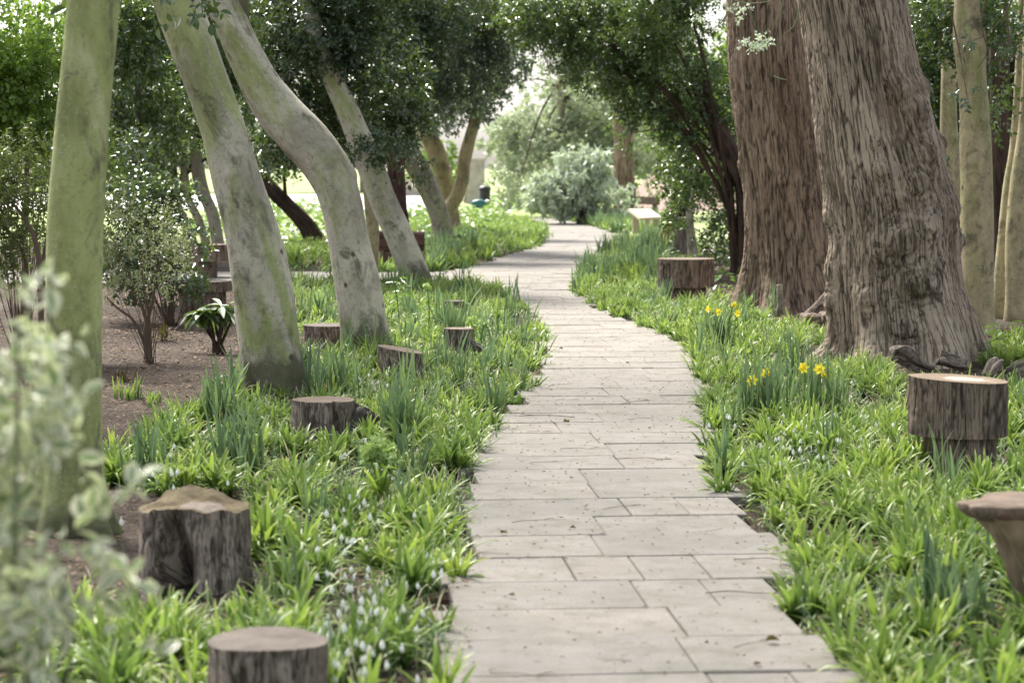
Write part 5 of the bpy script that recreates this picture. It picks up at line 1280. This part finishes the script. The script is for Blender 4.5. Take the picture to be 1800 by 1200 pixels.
# twigs on the path
tw_v = []
def twig_mesh(seed):
    rr = random.Random(seed); p = [0, 0, .004]; K = [[*p, .002]]; a = rr.uniform(-.3, .3)
    for k in range(5): a += rr.uniform(-.5, .5); p = [p[0] + .06 * math.cos(a), p[1] + .06 * math.sin(a), .004 + rr.uniform(0, .008)]; K.append([*p, 0.0019 - .0003 * k])
    parts = [tube(K, 22, 6, None, (0, 0, 1))]
    if rr.random() < .7:
        q = K[3]; parts.append(tube([q, [q[0] + .04, q[1] + .05, .008, .002], [q[0] + .07, q[1] + .06, .005, .001]], 8, 5, None, (0, 0, 1)))
    V, Fs, A = merge(parts); return mkmesh('twig', V, Fs, M['twig'], True, A)
tm = [twig_mesh(i) for i in range(4)]
TW = [(1005, 676, 1.0, .2), (975, 704, .9, .1), (1090, 712, 1.6, .3), (1010, 735, 1.9, -.25), (925, 760, .8, -.2), (1215, 775, 1.2, .4), (1180, 808, 1.5, -.5), (985, 790, 1.2, .1), (900, 920, 1.1, .1), (830, 895, 1.2, .5), (1060, 896, 1.1, 0), (1290, 985, 1.5, .05), (1270, 930, .9, .6), (1240, 1045, 1.8, -.1), (1290, 1140, .9, .2), (1110, 1163, .5, 0), (1330, 1008, .6, -.6), (930, 815, .9, .3), (1150, 735, 1.1, .1), (860, 1185, 1.1, -.1), (1030, 780, .7, .9)]
for i, (a, b, s, rz) in enumerate(TW):
    g = G(a, b); o = link('twig', tm[i % 4]); o.location = (g[0], g[1], .003); o.rotation_euler = (0, 0, rz + (PI if i % 3 == 0 else 0)); s *= .72; o.scale = (s, s, s * .8)
    tag(o, 'thin brown twig lying on the paving slabs', 'twig', 'fallen twigs on the path')
gr = np.random.default_rng(77); yg = gr.uniform(5.5, 30, 2600); xg = XL(yg) + (XR(yg) - XL(yg)) * np.where(gr.random(2600) < .45, gr.beta(.6, 2.5, 2600) * np.where(gr.random(2600) < .5, 1, -1) % 1, gr.random(2600))
az = gr.random(2600) * 6.28; Vg, Qg, eg = leaf_verts(st(xg, yg, 0 * xg + .004), unit(st(np.cos(az), np.sin(az), 0 * az + .1)), np.tile([0., 0, 1], (2600, 1)) + gr.normal(size=(2600, 3)) * .2, gr.uniform(.006, .022, 2600), gr.uniform(.004, .010, 2600), 4)
og = link('path_debris', mkmesh('path_debris', Vg, [Qg], M['litter'], False, {'tint': np.repeat(gr.random(2600) * .6, 4), 'edge': eg})); og['kind'] = 'stuff'; og['label'] = 'tiny bud scales and crumbs scattered on the paving'
# curled dead leaves on the path
lv = NT('x'); bpy.data.materials.remove(lv.m)
V, Q, e = leaf_verts(np.array([[0, 0, .012]]), np.array([[1., 0, .25]]), np.array([[0, .1, 1.]]), np.array([.05]), np.array([.035]), 5, .5)
lm = mkmesh('dead_leaf', V, Q, M['litter'], True, {'tint': np.full(15, .5), 'edge': e})
for i, (a, b) in enumerate([(1345, 1132), (1030, 895), (1012, 930), (1003, 842), (1325, 1172), (822, 1028), (1000, 745), (880, 940), (1140, 755), (905, 1050), (1190, 890), (1100, 640), (1160, 690), (990, 615)]):
    g = G(a, b); o = link('dead_leaf', lm); o.location = (g[0], g[1], .0); s = [.9, .7, .5, .5, .5, .6][i % 6]; o.scale = (s, s, s); o.rotation_euler = (0, 0, i * 1.7)
    tag(o, 'small curled dead leaf lying on the paving slabs', 'leaf', 'dead leaves on the path')

# ------------------------------------------------------------------ light
w = bpy.data.worlds.new('World'); SC.world = w; w.use_nodes = True; nt = w.node_tree; nt.nodes.clear()
sky = nt.nodes.new('ShaderNodeTexSky'); sky.sky_type = 'NISHITA'; sky.sun_disc = False
SD = unit(np.array([-.45, .75, 1.15])); sky.sun_elevation = math.asin(SD[2]); sky.sun_rotation = math.atan2(SD[0], SD[1]); sky.air_density = 1.0; sky.dust_density = 3.0; sky.ozone_density = .6
hs = nt.nodes.new('ShaderNodeHueSaturation'); hs.inputs['Saturation'].default_value = .35
bg = nt.nodes.new('ShaderNodeBackground'); bg.inputs[1].default_value = .105; ow = nt.nodes.new('ShaderNodeOutputWorld')
nt.links.new(sky.outputs[0], hs.inputs['Color']); nt.links.new(hs.outputs[0], bg.inputs[0]); nt.links.new(bg.outputs[0], ow.inputs[0])
sl = bpy.data.lights.new('sun', 'SUN'); sl.energy = 3.8; sl.angle = math.radians(16); sl.color = (1, .95, .87)
so = bpy.data.objects.new('sun', sl); COL.objects.link(so); so.rotation_euler = Vector(SD).to_track_quat('Z', 'Y').to_euler(); so.location = (0, 0, 30)
SC.view_settings.view_transform = 'Standard'; SC.view_settings.look = 'None'; SC.view_settings.gamma = 1; SC.view_settings.exposure = 1.6
SC.render.engine = 'CYCLES'; SC.cycles.max_bounces = 6; SC.cycles.diffuse_bounces = 3; SC.cycles.glossy_bounces = 2; SC.cycles.transmission_bounces = 4; SC.cycles.use_denoising = True
print('leaves', NLEAF[0], 'objects', len(SC.objects))
